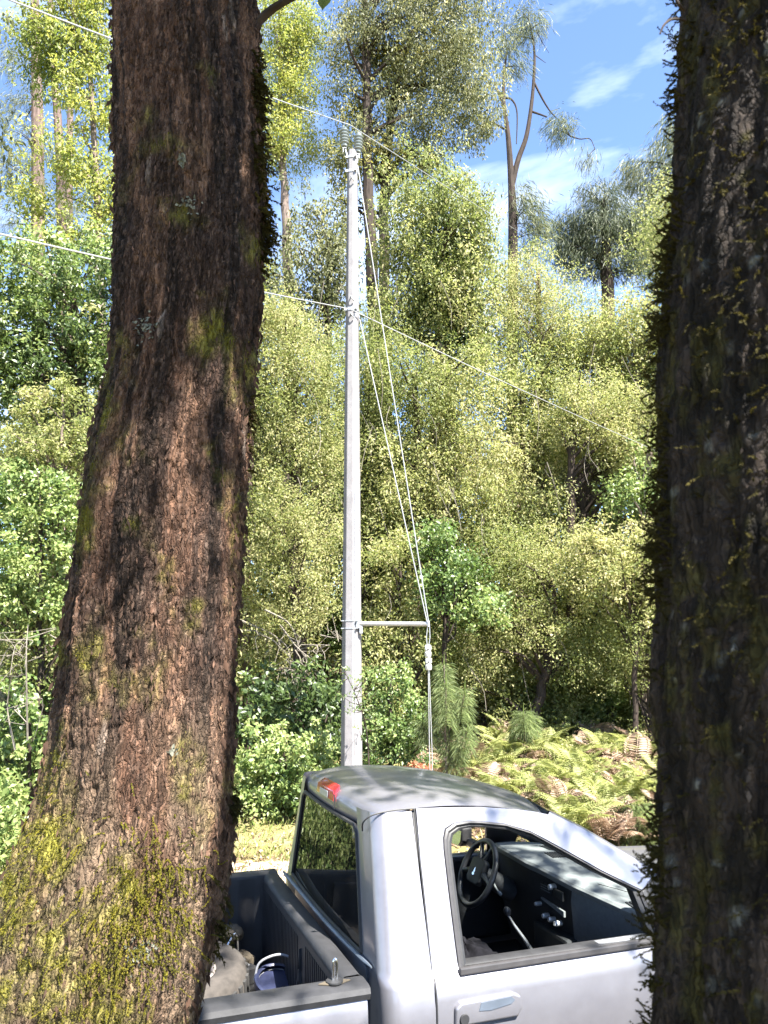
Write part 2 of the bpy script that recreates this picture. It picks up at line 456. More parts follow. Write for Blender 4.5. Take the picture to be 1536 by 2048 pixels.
bp_ = bump(nt, n2.outputs['Fac'], .6, .02); nt.links.new(bp_.outputs[0], b.inputs['Normal'])
nt.links.new(b.outputs[0], out.inputs['Surface'])
tag(link_mesh('dirt_road', np_mesh('dirt_road', V, np.stack([a, a + m_, a + m_ + 1, a + 1], 1), True), mt), kind='structure')

# ------------------------------------------------------------------ foliage tools
def unit(a): return a / (np.linalg.norm(a, axis=-1, keepdims=True) + 1e-9)
def rdir(rg, n): return unit(rg.normal(size=(n, 3)))
def leaf_geo(c, d, nrm, L, W, fold=.14, bend=0.0):
    s = unit(np.cross(d, nrm)); nn = np.cross(s, d)
    L = L[:, None]; W = W[:, None]
    base = c - .5 * L * d; tip = c + .5 * L * d - bend * L * np.array([0, 0, 1.0])
    mid = c - .05 * L * d
    return np.stack([base, mid + .5 * W * s + fold * W * nn, tip, mid - .5 * W * s + fold * W * nn], 1)
def leaf_mesh(name, parts):
    """parts: list of (verts (n,4,3), var (n,))"""
    V = np.concatenate([p[0] for p in parts]); var = np.concatenate([p[1] for p in parts])
    k = np.arange(len(V))[:, None] * 4
    F = np.concatenate([k + np.array([[0, 1, 2]]), k + np.array([[0, 2, 3]])])
    return np_mesh(name, V.reshape(-1, 3), F, False, {'var': np.repeat(np.clip(var, 0, 1), 4)})
def leaf_clumps(rg, C, rad, per, L, W, var, up=.7, droop=.25, flat=.7, spreadv=.15):
    C = np.repeat(C, per, 0); rr = np.repeat(rad, per); vv = np.repeat(var, per); n = len(C)
    o = rdir(rg, n); off = o * (rr * rg.random(n) ** .45)[:, None]; off[:, 2] *= flat
    d = unit(o * .55 + rdir(rg, n) * .8 + np.array([0, 0, -droop]))
    nr = unit(rdir(rg, n) * .7 + o * .25 + np.array([.22, -.34, up]))
    Ls = L * rg.uniform(.6, 1.3, n); Ws = W * rg.uniform(.6, 1.3, n)
    return leaf_geo(C + off, d, nr, Ls, Ws, .14, droop * .15), vv + rg.normal(size=n) * spreadv
def axial(Y, z): return Y * math.cos(PITCH) + (z - CAM_H) * math.sin(PITCH)

DENS, LEAF = 2.6, .92
def tree(name, label, cat, seed, leaf, wood, Y, trunk, blobs, L=.10, W=.045, dens=900, crad=.38, droop=.25, limbs=14,
         group=None, vmean=.5, vsd=.22, lfac=1.0, up=.7, flat=.95, crown_name='crown', trunk_name='trunk', bare=None):
    """trunk: [(px, py, radius m)...] bottom to top; blobs: [(px, py, width px, height px, depth m)...]"""
    rg = np.random.default_rng(seed)
    vs_ = (.82, 1.0, 1.2)[seed % 3]; dens *= DENS / vs_ ** 1.6; L *= LEAF * vs_; W *= LEAF * 1.1 * vs_
    tp = np.array([at(p[0], p[1], Y) for p in trunk]); tr = np.array([p[2] for p in trunk])
    bx, by = tp[0][0], tp[0][1]; base = np.array([bx, by, float(gz(bx, by)) - .05])
    if tp[0][2] > base[2] + .1:
        tp = np.concatenate([[base], tp]); tr = np.concatenate([[tr[0] * 1.25], tr])
    root = empty(name, base, label, cat, group)
    n = max(10, 4 * len(tp)); path = cr(tp, n); rad = np.interp(np.linspace(0, 1, n), np.linspace(0, 1, len(tr)), tr)
    path = path + np.stack([.02 * np.sin(np.arange(n) * 1.7 + seed), .02 * np.cos(np.arange(n) * 1.3 + seed), 0 * np.arange(n)], 1)
    w = MB(); w.tube(path - base, rad, 9)
    parts = []; allC = []
    for (px, py, wp, hp, dep) in blobs:
        c = at(px, py, Y); ax = axial(Y, c[2]); rx_ = wp / 2 * ax / FPX; rz_ = hp / 2 * ax / FPX; ry_ = dep / 2
        if flat > 1: lfx = 1.2
        else: lfx = 1.08
        nl = int(dens * math.pi * rx_ * rz_ * lfac); per = 36
        nc = max(6, nl // per)
        o = rdir(rg, nc); q = rg.random(nc) ** .4 * np.where(rg.random(nc) < .28, rg.uniform(1.0, 1.5, nc), 1.0)
        lump = .78 + .45 * vn(o[:, 0] * 2.1 + seed, o[:, 2] * 2.1 + o[:, 1] * 1.3, seed)
        C = c + o * (q * lump)[:, None] * np.array([rx_ * lfx, ry_ * 1.15, rz_ * lfx])
        C[:, 2] = np.maximum(C[:, 2], gz(C[:, 0], C[:, 1]) + .12)
        rad_c = crad * rg.uniform(.55, 1.3, nc)
        cv = np.clip(vmean + vsd * rg.normal(size=nc) + .55 * (fbm(C[:, 0] * .55 + 7, C[:, 2] * .55 + .3 * C[:, 1], 500, 3) - .5) * 2, 0, 1)
        parts.append(leaf_clumps(rg, C - base, rad_c, per, L, W, cv, up, droop, flat, .2)); allC.append(C)
    allC = np.concatenate(allC)
    for k in rg.choice(len(allC), min(limbs, len(allC)), replace=False):
        e = allC[k]; zt = path[:, 2]
        i = int(np.argmin(np.abs(zt - (e[2] - rg.uniform(.3, 1.3))))); i = min(max(i, n // 5), n - 1)
        s0 = path[i]; mid = (s0 + e) / 2 + np.array([0, 0, .12 * np.linalg.norm(e - s0)]) + rg.normal(size=3) * .08
        r0 = min(rad[i] * .55, .07)
        w.tube(cr([s0, mid, e], 7) - base, np.linspace(r0, .008, 7), 5, False)
    w.build(trunk_name, M[wood], root, smooth=True)
    link_mesh(crown_name, leaf_mesh(crown_name, parts), M[leaf], root)
    if bare:
        bw = MB()
        for (x0, y0, x1, y1, r0) in bare:
            p0, p1 = at(x0, y0, Y - .7), at(x1, y1, Y - .95)
            mid = (p0 + p1) / 2 + rg.normal(size=3) * .12
            bw.tube(cr([p0, mid, p1], 8) - base, np.linspace(r0, .004, 8), 5, False)
            for _ in range(4):
                t = rg.uniform(.35, .95); s0 = p0 * (1 - t) + p1 * t
                bw.tube(cr([s0, s0 + rg.normal(size=3) * .12 + [0, 0, -.05], s0 + rg.normal(size=3) * .22 + [0, 0, -.12]], 6) - base, np.linspace(r0 * .5, .003, 6), 4, False)
        bw.build('bare_branch', M['twig_pale'], root, smooth=True)
    return root

def pine(name, label, seed, Y, trunk, tufts, stems=None, L=.26, W=.016, per=26, spreadr=.24, group=None, twig=.02, mat='needle', wood='pine_bark', droopv=.9):
    """tufts: [(px, py, width px, height px, depth m, number of needle bunches)...]"""
    rg = np.random.default_rng(seed)
    tp = np.array([at(p[0], p[1], Y) for p in trunk]); tr = np.array([p[2] for p in trunk])
    bx, by = tp[0][0], tp[0][1]; base = np.array([bx, by, float(gz(bx, by)) - .05])
    if tp[0][2] > base[2] + .1:
        tp = np.concatenate([[base], tp]); tr = np.concatenate([[tr[0] * 1.15], tr])
    root = empty(name, base, label, 'tree', group)
    n = 5 * len(tp); path = cr(tp, n); rad = np.interp(np.linspace(0, 1, n), np.linspace(0, 1, len(tr)), tr)
    w = MB(); w.tube(path - base, rad, 9)
    for st in (stems or []):
        sp = np.array([at(p[0], p[1], Y) for p in st]); sr = np.array([p[2] for p in st]); k = 5 * len(sp)
        sp = cr(sp, k); w.tube(sp - base, np.interp(np.linspace(0, 1, k), np.linspace(0, 1, len(sr)), sr), 7)
        path = np.concatenate([path, sp])
    parts = []
    for (px, py, wp, hp, dep, nb) in tufts:
        c = at(px, py, Y); ax = axial(Y, c[2]); rx_ = wp / 2 * ax / FPX; rz_ = hp / 2 * ax / FPX
        o = rdir(rg, nb); q = rg.random(nb) ** .45
        C = c + o * q[:, None] * np.array([rx_, dep / 2, rz_])
        ends = rg.choice(nb, max(1, nb // 9), replace=False)
        i = int(np.argmin(np.linalg.norm(path - c, axis=1) + .4 * np.abs(path[:, 2] - c[2] + .5)))
        for e in ends:
            s0 = path[i]; mid = (s0 + C[e]) / 2 + np.array([0, 0, .10 * np.linalg.norm(C[e] - s0)])
            w.tube(cr([s0, mid, C[e]], 6) - base, np.linspace(twig, .006, 6), 4, False)
        Cn = np.repeat(C, per, 0); N = len(Cn)
        bd = np.repeat(unit(C - path[i] + 1e-3), per, 0)
        d = unit(bd * .35 + rdir(rg, N) * .55 + np.array([0, 0, -droopv]))
        Ls = L * rg.uniform(.6, 1.25, N)
        pos = Cn + rg.normal(size=(N, 3)) * spreadr * .45 + d * Ls[:, None] * .5
        g_ = leaf_geo(pos - base, d, rdir(rg, N), Ls, W * rg.uniform(.6, 1.3, N), .1, .12)
        parts.append((g_, np.repeat(rg.uniform(.15, .85, nb), per) + rg.normal(size=N) * .15))
    w.build('trunk', M[wood], root, smooth=True)
    link_mesh('crown', leaf_mesh('crown', parts), M[mat], root)
    return root

# ------------------------------------------------------------------ the trees behind the pole
BG = 'trees of the forest edge'
# tall trees against the sky
tree('yellow_green_tree', 'tall bright yellow-green tree in the upper left corner, before the bare pine trunks', 'tree', 11, 'yellow', 'wood_grey', 20.5,
     [(205, 900, .16), (200, 600, .13), (190, 300, .09), (170, 60, .04)],
     [(150, 60, 190, 190, 2.6), (95, 120, 110, 130, 2.0), (190, 190, 130, 190, 2.4), (140, 330, 150, 110, 2), (60, 400, 120, 60, 1.5), (205, 400, 90, 160, 1.8), (160, 480, 180, 70, 1.6), (215, -60, 180, 160, 2.6), (60, 60, 90, 80, 1.4)],
     L=.12, W=.05, dens=520, crad=.40, droop=.5, limbs=26, group=BG, vmean=.62)
tree('yellow_green_tree', 'yellow-green tree with pale trunk and forked limbs, just right of the big mossy trunk', 'tree', 12, 'yellow', 'wood_grey', 21.0,
     [(580, 900, .17), (576, 560, .15), (571, 420, .13), (566, 330, .11), (560, 150, .07), (560, 0, .04)],
     [(560, 60, 140, 200, 2.4), (590, 190, 100, 150, 2), (540, 230, 110, 160, 2), (600, 100, 80, 120, 2), (560, -70, 150, 140, 2), (620, 60, 60, 60, 1.2), (560, 300, 150, 90, 2), (640, 300, 70, 50, 1), (530, 560, 70, 90, 1)],
     L=.12, W=.05, dens=560, crad=.38, droop=.5, limbs=22, group=BG, vmean=.68)
tree('drooping_tree', 'tallest tree with two dark trunks and drooping grey-green foliage, directly behind the pole top', 'tree', 13, 'grey', 'wood_dark', 20.0,
     [(752, 900, .20), (748, 620, .18), (738, 420, .16), (734, 280, .14), (734, 130, .12), (728, 0, .08), (725, -90, .05)],
     [(840, 60, 230, 210, 3.2), (930, 120, 130, 300, 3), (740, 40, 150, 170, 2.6), (700, 100, 90, 150, 2), (960, 230, 80, 150, 2), (830, 160, 180, 110, 2.4), (900, 240, 150, 120, 2.2), (690, 190, 80, 60, 1.6), (780, 230, 150, 60, 1.8), (880, 10, 200, 130, 2.6), (820, 290, 190, 80, 1.8), (700, 300, 90, 80, 1.6), (820, -90, 330, 130, 3)],
     L=.11, W=.040, dens=460, crad=.36, droop=1.0, limbs=40, group=BG, vmean=.5, up=.3)
tree('forked_tree', 'dark leaning trunk with olive leaves close right of the pole top', 'tree', 14, 'olive', 'wood_dark', 20.6,
     [(775, 900, .17), (770, 600, .16), (768, 420, .15), (775, 300, .13), (790, 180, .11), (815, 90, .08), (850, 20, .05)],
     [(800, 150, 110, 120, 2), (870, 130, 120, 90, 2), (760, 120, 90, 70, 1.4), (690, 420, 60, 110, 1.6), (760, 340, 100, 90, 1.6), (720, 240, 90, 90, 1.6), (680, 330, 80, 80, 1.6), (830, 330, 110, 80, 1.6)],
     L=.11, W=.045, dens=520, crad=.34, droop=.7, limbs=22, group=BG, vmean=.55)
pine('pine_tree', 'bare reddish pine trunk nearest the left edge, with hanging needles', 21, 26.0,
     [(78, 900, .26), (76, 480, .24), (75, 250, .22), (72, 100, .18), (68, -60, .15)],
     [(30, 110, 110, 90, 3, 45), (25, 200, 110, 80, 3, 40), (45, 290, 110, 90, 3, 45), (20, 360, 100, 80, 3, 40), (100, 390, 70, 60, 2, 25), (30, 440, 110, 60, 3, 35), (100, 290, 60, 50, 2, 16)], per=26, twig=.035, group='pines at the left edge')
pine('pine_tree', 'slimmer pine trunk, second from the left edge', 22, 27.0,
     [(125, 900, .2), (122, 420, .18), (116, 250, .16), (106, 120, .14), (98, -60, .1)],
     [(140, 330, 90, 70, 2.4, 30), (160, 420, 90, 70, 2.4, 30)], group='pines at the left edge')
pine('pine_tree', 'thin pine trunk, third from the left edge', 23, 28.5,
     [(140, 900, .17), (138, 420, .15), (140, 250, .13), (145, 100, .1), (150, -40, .07)],
     [(190, 380, 90, 90, 2.4, 30), (120, 470, 80, 60, 2.4, 22)], group='pines at the left edge')
pine('pine_tree', 'tall thin forked pine standing out against the blue sky, needles only at its tips', 24, 28.0,
     [(1026, 900, .22), (1026, 480, .19), (1025, 420, .17), (1022, 350, .13), (1016, 270, .10), (1008, 210, .08), (1008, 150, .055), (1014, 100, .035)],
     [(1046, 30, 36, 60, 1.0, 18), (1062, 58, 52, 60, 1.2, 26), (1040, 70, 40, 40, 1, 12), (1014, 95, 36, 60, 1.0, 18), (1034, 128, 52, 44, 1, 18), (1118, 254, 56, 58, 1.2, 34), (1176, 312, 22, 32, .6, 9), (1010, 60, 22, 30, .5, 4), (1062, 430, 60, 70, 1.6, 40), (1080, 460, 50, 50, 1.5, 26), (1045, 390, 50, 40, 1.2, 18)],
     stems=[[(1024, 370, .12), (1036, 320, .11), (1052, 275, .095), (1062, 215, .08), (1068, 150, .065), (1068, 95, .045), (1058, 40, .02)],
            [(1060, 222, .05), (1078, 228, .04), (1094, 234, .03)], [(1066, 160, .05), (1084, 196, .04), (1100, 222, .03), (1112, 235, .02)],
            [(1140, 272, .03), (1160, 278, .022), (1180, 278, .018), (1190, 298, .012)], [(1008, 195, .05), (1024, 200, .04), (1034, 225, .03), (1033, 288, .02)],
            [(1009, 258, .05), (990, 248, .04), (974, 244, .03)], [(1008, 210, .08), (997, 185, .06), (988, 165, .04)], [(1070, 110, .02), (1086, 122, .012), (1092, 126, .008)], [(1072, 60, .02), (1088, 90, .012), (1098, 106, .008)]],
     per=22, L=.40, W=.022, spreadr=.5, twig=.03, wood='wood_dark')
pine('pine_tree', 'round-crowned pine against the sky, left of the dark mossy trunk', 25, 30.0,
     [(1216, 900, .3), (1216, 600, .27), (1212, 540, .24), (1212, 470, .18), (1205, 400, .1)],
     [(1200, 410, 130, 70, 3.4, 130), (1150, 460, 110, 80, 3, 110), (1260, 450, 110, 90, 3, 110), (1210, 470, 150, 100, 3.4, 140), (1140, 505, 90, 60, 2.6, 70), (1290, 500, 80, 80, 2.4, 70), (1180, 530, 110, 50, 2.6, 50), (1250, 530, 100, 50, 2.6, 50), (1060, 500, 40, 60, 1.4, 14)],
     per=26, L=.34, W=.026, spreadr=.35, twig=.06, wood='wood_dark', mat='needle_dark')
pine('pine_tree', 'loose-needled pine half hidden by the dark mossy trunk', 26, 24.0,
     [(1395, 900, .25), (1395, 500, .22), (1390, 250, .15), (1380, 180, .08)],
     [(1340, 270, 60, 70, 2, 40), (1330, 340, 90, 80, 2.4, 55), (1265, 345, 60, 50, 1.6, 34), (1300, 390, 90, 60, 2, 34), (1350, 440, 90, 80, 2, 45), (1310, 450, 60, 60, 1.6, 18), (1400, 350, 120, 250, 3, 90)],
     per=24, L=.36, W=.022, spreadr=.34, twig=.05, wood='wood_dark')

# the leafy wall, from top to bottom
VB = 'vine-draped trees of the forest edge'
tree('vine_draped_tree', 'broad yellow-olive tree draped in vines, close right of the pole', 'tree', 31, 'wall', 'wood_dark', 18.0,
     [(860, 1300, .16), (870, 900, .14), (880, 650, .11), (880, 480, .06)],
     [(850, 400, 170, 140, 2.8), (800, 500, 120, 150, 2.4), (900, 480, 170, 200, 3), (930, 600, 120, 220, 2.6), (860, 600, 130, 180, 2.2), (780, 640, 110, 140, 2), (960, 460, 60, 120, 1.8)],
     L=.10, W=.045, dens=900, crad=.30, droop=.7, limbs=22, group=VB, flat=1.35, vmean=.52)
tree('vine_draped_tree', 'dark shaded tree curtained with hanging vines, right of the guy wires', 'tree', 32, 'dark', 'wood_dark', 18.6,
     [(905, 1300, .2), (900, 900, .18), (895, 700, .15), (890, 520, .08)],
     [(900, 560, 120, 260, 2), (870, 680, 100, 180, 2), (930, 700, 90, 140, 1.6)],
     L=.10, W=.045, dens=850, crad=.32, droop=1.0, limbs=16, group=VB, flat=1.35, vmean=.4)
tree('vine_draped_tree', 'pale yellowish tree in the middle of the forest wall, below the tall forked pine', 'tree', 33, 'wall', 'wood_grey', 19.0,
     [(1075, 1300, .14), (1085, 900, .12), (1080, 700, .1), (1075, 540, .05)],
     [(1040, 560, 120, 120, 2.4), (1110, 625, 140, 120, 2.6), (1010, 650, 110, 150, 2.2), (1080, 710, 190, 150, 2.6), (1170, 700, 110, 120, 2)],
     L=.085, W=.035, dens=1150, crad=.30, droop=.5, limbs=26, group=VB, flat=1.35, vmean=.6)
tree('leafy_tree', 'bright green rounded tree top beside the dark mossy trunk', 'tree', 34, 'wall', 'wood_grey', 17.5,
     [(1290, 1300, .13), (1285, 950, .11), (1270, 700, .07)],
     [(1250, 645, 130, 80, 2.2), (1310, 665, 100, 110, 2.2), (1260, 715, 150, 120, 2.2), (1330, 770, 90, 120, 2), (1210, 680, 70, 80, 1.6)],
     L=.09, W=.04, dens=1050, crad=.28, droop=.3, limbs=16, group=VB, flat=1.35, vmean=.6)
tree('leafy_tree', 'grey-green tree filling the space left of the pole, under the yellow crown', 'tree', 35, 'grey', 'wood_dark', 20.0,
     [(645, 1300, .16), (650, 900, .14), (655, 650, .11), (660, 480, .06)],
     [(640, 470, 110, 120, 2), (610, 560, 130, 110, 2.2), (670, 560, 80, 150, 2), (560, 620, 120, 120, 2), (640, 650, 120, 120, 2)],
     L=.11, W=.045, dens=620, crad=.32, droop=.8, limbs=24, group=VB, flat=1.35, vmean=.36)
tree('vine_draped_tree', 'light olive vine-draped tree left of the pole, at half its height', 'tree', 36, 'wall', 'wood_dark', 16.0,
     [(600, 1350, .13), (600, 1100, .12), (590, 850, .09), (585, 700, .05)],
     [(570, 680, 120, 130, 2.2), (620, 730, 130, 120, 2.2), (540, 800, 130, 160, 2.4), (620, 840, 140, 160, 2.4), (560, 920, 150, 140, 2.2), (655, 930, 90, 120, 1.8), (530, 700, 60, 120, 1.6), (560, 640, 70, 60, 1.4)],
     L=.085, W=.036, dens=1150, crad=.28, droop=.5, limbs=22, group=VB, flat=1.35, vmean=.62)
tree('vine_draped_tree', 'olive vine-draped tree right of the pole, between the guy wires and the shaded curtain', 'tree', 37, 'wall', 'wood_dark', 16.6,
     [(830, 1350, .13), (830, 1100, .12), (835, 900, .09), (830, 740, .05)],
     [(800, 760, 110, 160, 2), (870, 800, 140, 160, 2.2), (940, 770, 120, 150, 2.2), (780, 900, 100, 130, 2), (860, 930, 150, 160, 2.2), (950, 900, 130, 140, 2.2), (800, 1010, 130, 130, 2), (900, 1020, 150, 120, 2)],
     L=.085, W=.036, dens=1100, crad=.28, droop=.5, limbs=22, group=VB, flat=1.35, vmean=.55)
tree('leafy_tree', 'olive-green tree with small leaves, right of the middle, above the gap where dark trunks show', 'tree', 38, 'wall', 'wood_dark', 18.2,
     [(1050, 1350, .13), (1050, 1050, .11), (1045, 850, .07)],
     [(1010, 780, 130, 130, 2.2), (1080, 800, 130, 130, 2.2), (1030, 880, 160, 120, 2.2), (1100, 900, 110, 120, 2), (1000, 960, 110, 90, 1.8)],
     L=.085, W=.036, dens=1000, crad=.28, droop=.4, limbs=20, group=VB, flat=1.35, vmean=.58)
tree('leafy_tree', 'small domed tree on twin dark trunks, right side of the forest wall', 'tree', 39, 'wall', 'wood_dark', 16.4,
     [(1142, 1330, .10), (1142, 1050, .10), (1140, 960, .09), (1150, 850, .06)],
     [(1170, 790, 130, 90, 2), (1220, 830, 130, 110, 2), (1150, 850, 100, 90, 1.8), (1280, 860, 110, 120, 2), (1210, 900, 120, 70, 1.8)],
     L=.085, W=.036, dens=1050, crad=.26, droop=.4, limbs=18, group=VB, flat=1.35, vmean=.5)
tree('leafy_tree', 'dark stemmed tree behind the small domed tree', 'tree', 40, 'wall', 'wood_dark', 17.0,
     [(1163, 1330, .13), (1163, 1050, .12), (1162, 960, .11), (1180, 900, .08)],
     [(1190, 880, 110, 80, 1.6), (1250, 960, 110, 90, 1.6), (1300, 950, 90, 110, 1.6)],
     L=.085, W=.036, dens=900, crad=.26, droop=.4, limbs=14, group=VB, flat=1.35, vmean=.45)
tree('leafy_tree', 'thin grey-trunked tree beside the edge of the dark mossy trunk', 'tree', 41, 'green', 'wood_grey', 15.5,
     [(1288, 1330, .09), (1290, 1050, .08), (1300, 900, .06)],
     [(1310, 930, 90, 110, 1.6), (1270, 1000, 70, 80, 1.4), (1330, 1010, 80, 110, 1.6), (1240, 990, 70, 70, 1.4)],
     L=.085, W=.04, dens=950, crad=.24, droop=.4, limbs=12, group=VB, flat=1.35, vmean=.5)

tree('leafy_tree', 'olive tree knitted into the wall behind the guy wires, half way down', 'tree', 42, 'wall', 'wood_dark', 17.6,
     [(730, 1350, .1), (730, 1000, .08), (735, 760, .05)], [(700, 760, 150, 170, 2), (760, 720, 150, 160, 2), (720, 900, 160, 180, 2), (750, 1050, 150, 160, 2), (670, 1060, 120, 150, 2)],
     L=.085, W=.036, dens=950, crad=.28, droop=.5, limbs=14, group=VB, flat=1.35, vmean=.5)
tree('leafy_tree', 'pale olive tree closing the wall between the fresh green shrub and the domed tree', 'tree', 43, 'wall', 'wood_grey', 17.0,
     [(1040, 1380, .09), (1040, 1150, .07), (1035, 980, .04)], [(1000, 1010, 150, 130, 2), (1080, 1030, 130, 120, 2), (1010, 1120, 170, 130, 2), (1130, 1110, 130, 120, 2), (960, 1050, 90, 120, 1.6)],
     L=.085, W=.036, dens=950, crad=.28, droop=.5, limbs=16, group=VB, flat=1.35, vmean=.52)
tree('leafy_tree', 'yellowish tree closing the wall below the bright green rounded top', 'tree', 44, 'wall', 'wood_grey', 18.6,
     [(1240, 1380, .09), (1240, 1000, .07), (1240, 760, .04)], [(1190, 740, 130, 130, 2), (1270, 770, 150, 150, 2), (1120, 720, 110, 130, 2), (1320, 880, 110, 160, 2)],
     L=.085, W=.036, dens=950, crad=.28, droop=.5, limbs=14, group=VB, flat=1.35, vmean=.5)
# understorey shrubs along the foot of the forest
UB = 'shrubs at the foot of the forest'
def shrub(label, seed, leaf, Y, trunk, blobs, **kw):
    kw.setdefault('group', UB)
    return tree('shrub', label, 'shrub', seed, leaf, kw.pop('wood', 'wood_dark'), Y, trunk, blobs, crown_name='foliage', trunk_name='stem', **kw)
shrub('brownish olive shrub left of the pole with pale bare curling branches below it', 51, 'wall', 15.0, [(590, 1450, .06), (590, 1250, .05), (585, 1080, .03)],
      [(540, 1040, 130, 140, 2), (620, 1060, 130, 150, 2), (540, 1160, 120, 120, 1.8), (640, 1170, 100, 120, 1.8), (530, 1240, 110, 90, 1.6), (610, 1230, 90, 70, 1.4)],
      L=.08, W=.036, dens=950, crad=.25, limbs=26, vmean=.6, droop=.4,
      bare=[(480, 1240, 560, 1290, .02), (600, 1300, 585, 1375, .014), (610, 1310, 625, 1385, .013), (590, 1300, 560, 1350, .012), (530, 1220, 600, 1300, .02), (560, 1250, 640, 1330, .018), (600, 1290, 610, 1350, .014), (600, 1300, 660, 1290, .014), (560, 1280, 585, 1345, .013), (640, 1270, 680, 1260, .012), (500, 1260, 560, 1290, .016)])
shrub('mid-green shrub in the shade right of the pole, around the steel strut', 52, 'wall', 15.4, [(800, 1480, .06), (800, 1300, .05), (800, 1120, .03)],
      [(770, 1120, 110, 140, 1.8), (800, 1220, 150, 120, 2), (770, 1310, 110, 110, 1.8), (850, 1290, 120, 120, 1.8), (790, 1390, 130, 110, 1.8)],
      L=.085, W=.04, dens=800, crad=.26, limbs=18, vmean=.42, droop=.4)
shrub('fresh green shrub right of the guy wires, brightest green in the middle of the wall', 53, 'green', 14.8, [(890, 1450, .05), (890, 1250, .05), (890, 1120, .03)],
      [(870, 1090, 110, 90, 1.6), (910, 1150, 130, 110, 1.8), (960, 1220, 120, 100, 1.8), (870, 1180, 90, 90, 1.6)],
      L=.085, W=.045, dens=800, crad=.25, limbs=14, vmean=.34)
shrub('olive and cream shrub with a slanting dark stem, right of centre', 54, 'wall', 15.6, [(1068, 1440, .11), (1078, 1400, .10), (1092, 1340, .09), (1108, 1290, .07), (1110, 1180, .04)],
      [(1010, 1110, 150, 120, 2), (1090, 1130, 140, 140, 2), (1000, 1230, 140, 120, 2), (1090, 1260, 150, 120, 2), (1150, 1320, 120, 110, 1.8), (960, 1320, 110, 100, 1.6)],
      L=.08, W=.036, dens=850, crad=.26, limbs=24, vmean=.48, droop=.35)
shrub('dark thicket shrub behind the slanting stem', 55, 'wall', 16.6, [(1180, 1440, .05), (1180, 1300, .04), (1190, 1200, .03)],
      [(1180, 1240, 150, 130, 2), (1230, 1340, 170, 140, 2), (1120, 1380, 150, 110, 2), (1010, 1380, 150, 110, 2), (900, 1380, 150, 130, 2), (1290, 1400, 130, 120, 2), (1080, 1430, 190, 90, 2), (1200, 1430, 190, 90, 2)],
      L=.09, W=.04, dens=1050, crad=.28, limbs=18, vmean=.25)
shrub('sunlit pale yellow shrub against the edge of the dark mossy trunk', 56, 'wall', 14.5, [(1270, 1420, .05), (1270, 1250, .05), (1260, 1130, .03)],
      [(1240, 1110, 130, 90, 1.8), (1310, 1090, 110, 90, 1.8), (1210, 1170, 140, 110, 1.8), (1290, 1190, 130, 130, 1.8), (1180, 1080, 80, 60, 1.2)],
      L=.075, W=.032, dens=1150, crad=.24, limbs=20, vmean=.75)
shrub('cream-leaved shrub hanging low beside the dark mossy trunk', 57, 'wall', 14.9, [(1300, 1430, .04), (1295, 1340, .04), (1290, 1250, .03)],
      [(1260, 1260, 130, 110, 1.6), (1310, 1320, 110, 140, 1.6), (1230, 1330, 80, 100, 1.4)],
      L=.075, W=.034, dens=850, crad=.24, limbs=20, vmean=.5)
shrub('glossy bright green bush left of the pole foot, above the truck bed', 58, 'green', 12.8, [(570, 1640, .03), (570, 1560, .03), (570, 1480, .02)],
      [(530, 1500, 110, 90, 1.2), (600, 1500, 120, 110, 1.3), (640, 1540, 90, 120, 1.2), (560, 1570, 150, 130, 1.3), (500, 1570, 70, 130, 1.1), (620, 1610, 110, 90, 1.1)],
      L=.085, W=.05, dens=900, crad=.17, limbs=14, vmean=.8, vsd=.25)
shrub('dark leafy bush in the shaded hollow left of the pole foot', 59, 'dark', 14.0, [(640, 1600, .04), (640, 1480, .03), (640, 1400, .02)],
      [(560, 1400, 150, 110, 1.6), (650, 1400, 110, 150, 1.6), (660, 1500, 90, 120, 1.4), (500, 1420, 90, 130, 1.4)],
      L=.10, W=.055, dens=600, crad=.24, limbs=16, vmean=.2)  # low leaf tone puts the shade of the hollow into the foliage colour
shrub('leafy green bush right of the pole foot, below the strut', 60, 'green', 13.4, [(780, 1580, .03), (780, 1450, .03), (780, 1350, .02)],
      [(790, 1370, 110, 90, 1.2), (760, 1440, 90, 110, 1.2), (800, 1480, 90, 110, 1.2), (760, 1530, 100, 80, 1.1), (830, 1420, 60, 80, 1)],
      L=.09, W=.05, dens=560, crad=.18, limbs=14, vmean=.42)
# left of the big trunk
LB = 'trees and shrubs left of the big trunk'
tree('leafy_tree', 'dense dark green tree at the left edge with sky holes in its crown', 'tree', 61, 'dark', 'wood_dark', 14.5,
     [(165, 1300, .12), (165, 1000, .12), (165, 800, .11), (150, 600, .06)],
     [(60, 560, 150, 110, 2.4), (170, 580, 150, 120, 2.4), (110, 650, 200, 110, 2.4), (30, 690, 120, 110, 2), (190, 680, 110, 120, 2), (110, 740, 180, 90, 2), (-30, 640, 120, 160, 2.2), (230, 760, 80, 90, 1.6), (250, 560, 80, 160, 2), (0, 760, 110, 120, 1.8), (60, 800, 110, 90, 1.6)],
     L=.115, W=.055, dens=640, crad=.26, limbs=26, group=LB, vmean=.55, vsd=.3)
tree('leafy_tree', 'fresh green tree top over the dark tree, under the lower wire at the left edge', 'tree', 62, 'green', 'wood_grey', 15.5,
     [(140, 1300, .11), (140, 900, .10), (140, 600, .06)],
     [(50, 520, 120, 70, 2), (150, 530, 150, 80, 2), (70, 590, 100, 60, 1.6), (-20, 560, 80, 80, 1.6), (210, 510, 70, 80, 1.6)],
     L=.11, W=.055, dens=560, crad=.24, limbs=18, group=LB, vmean=.7)
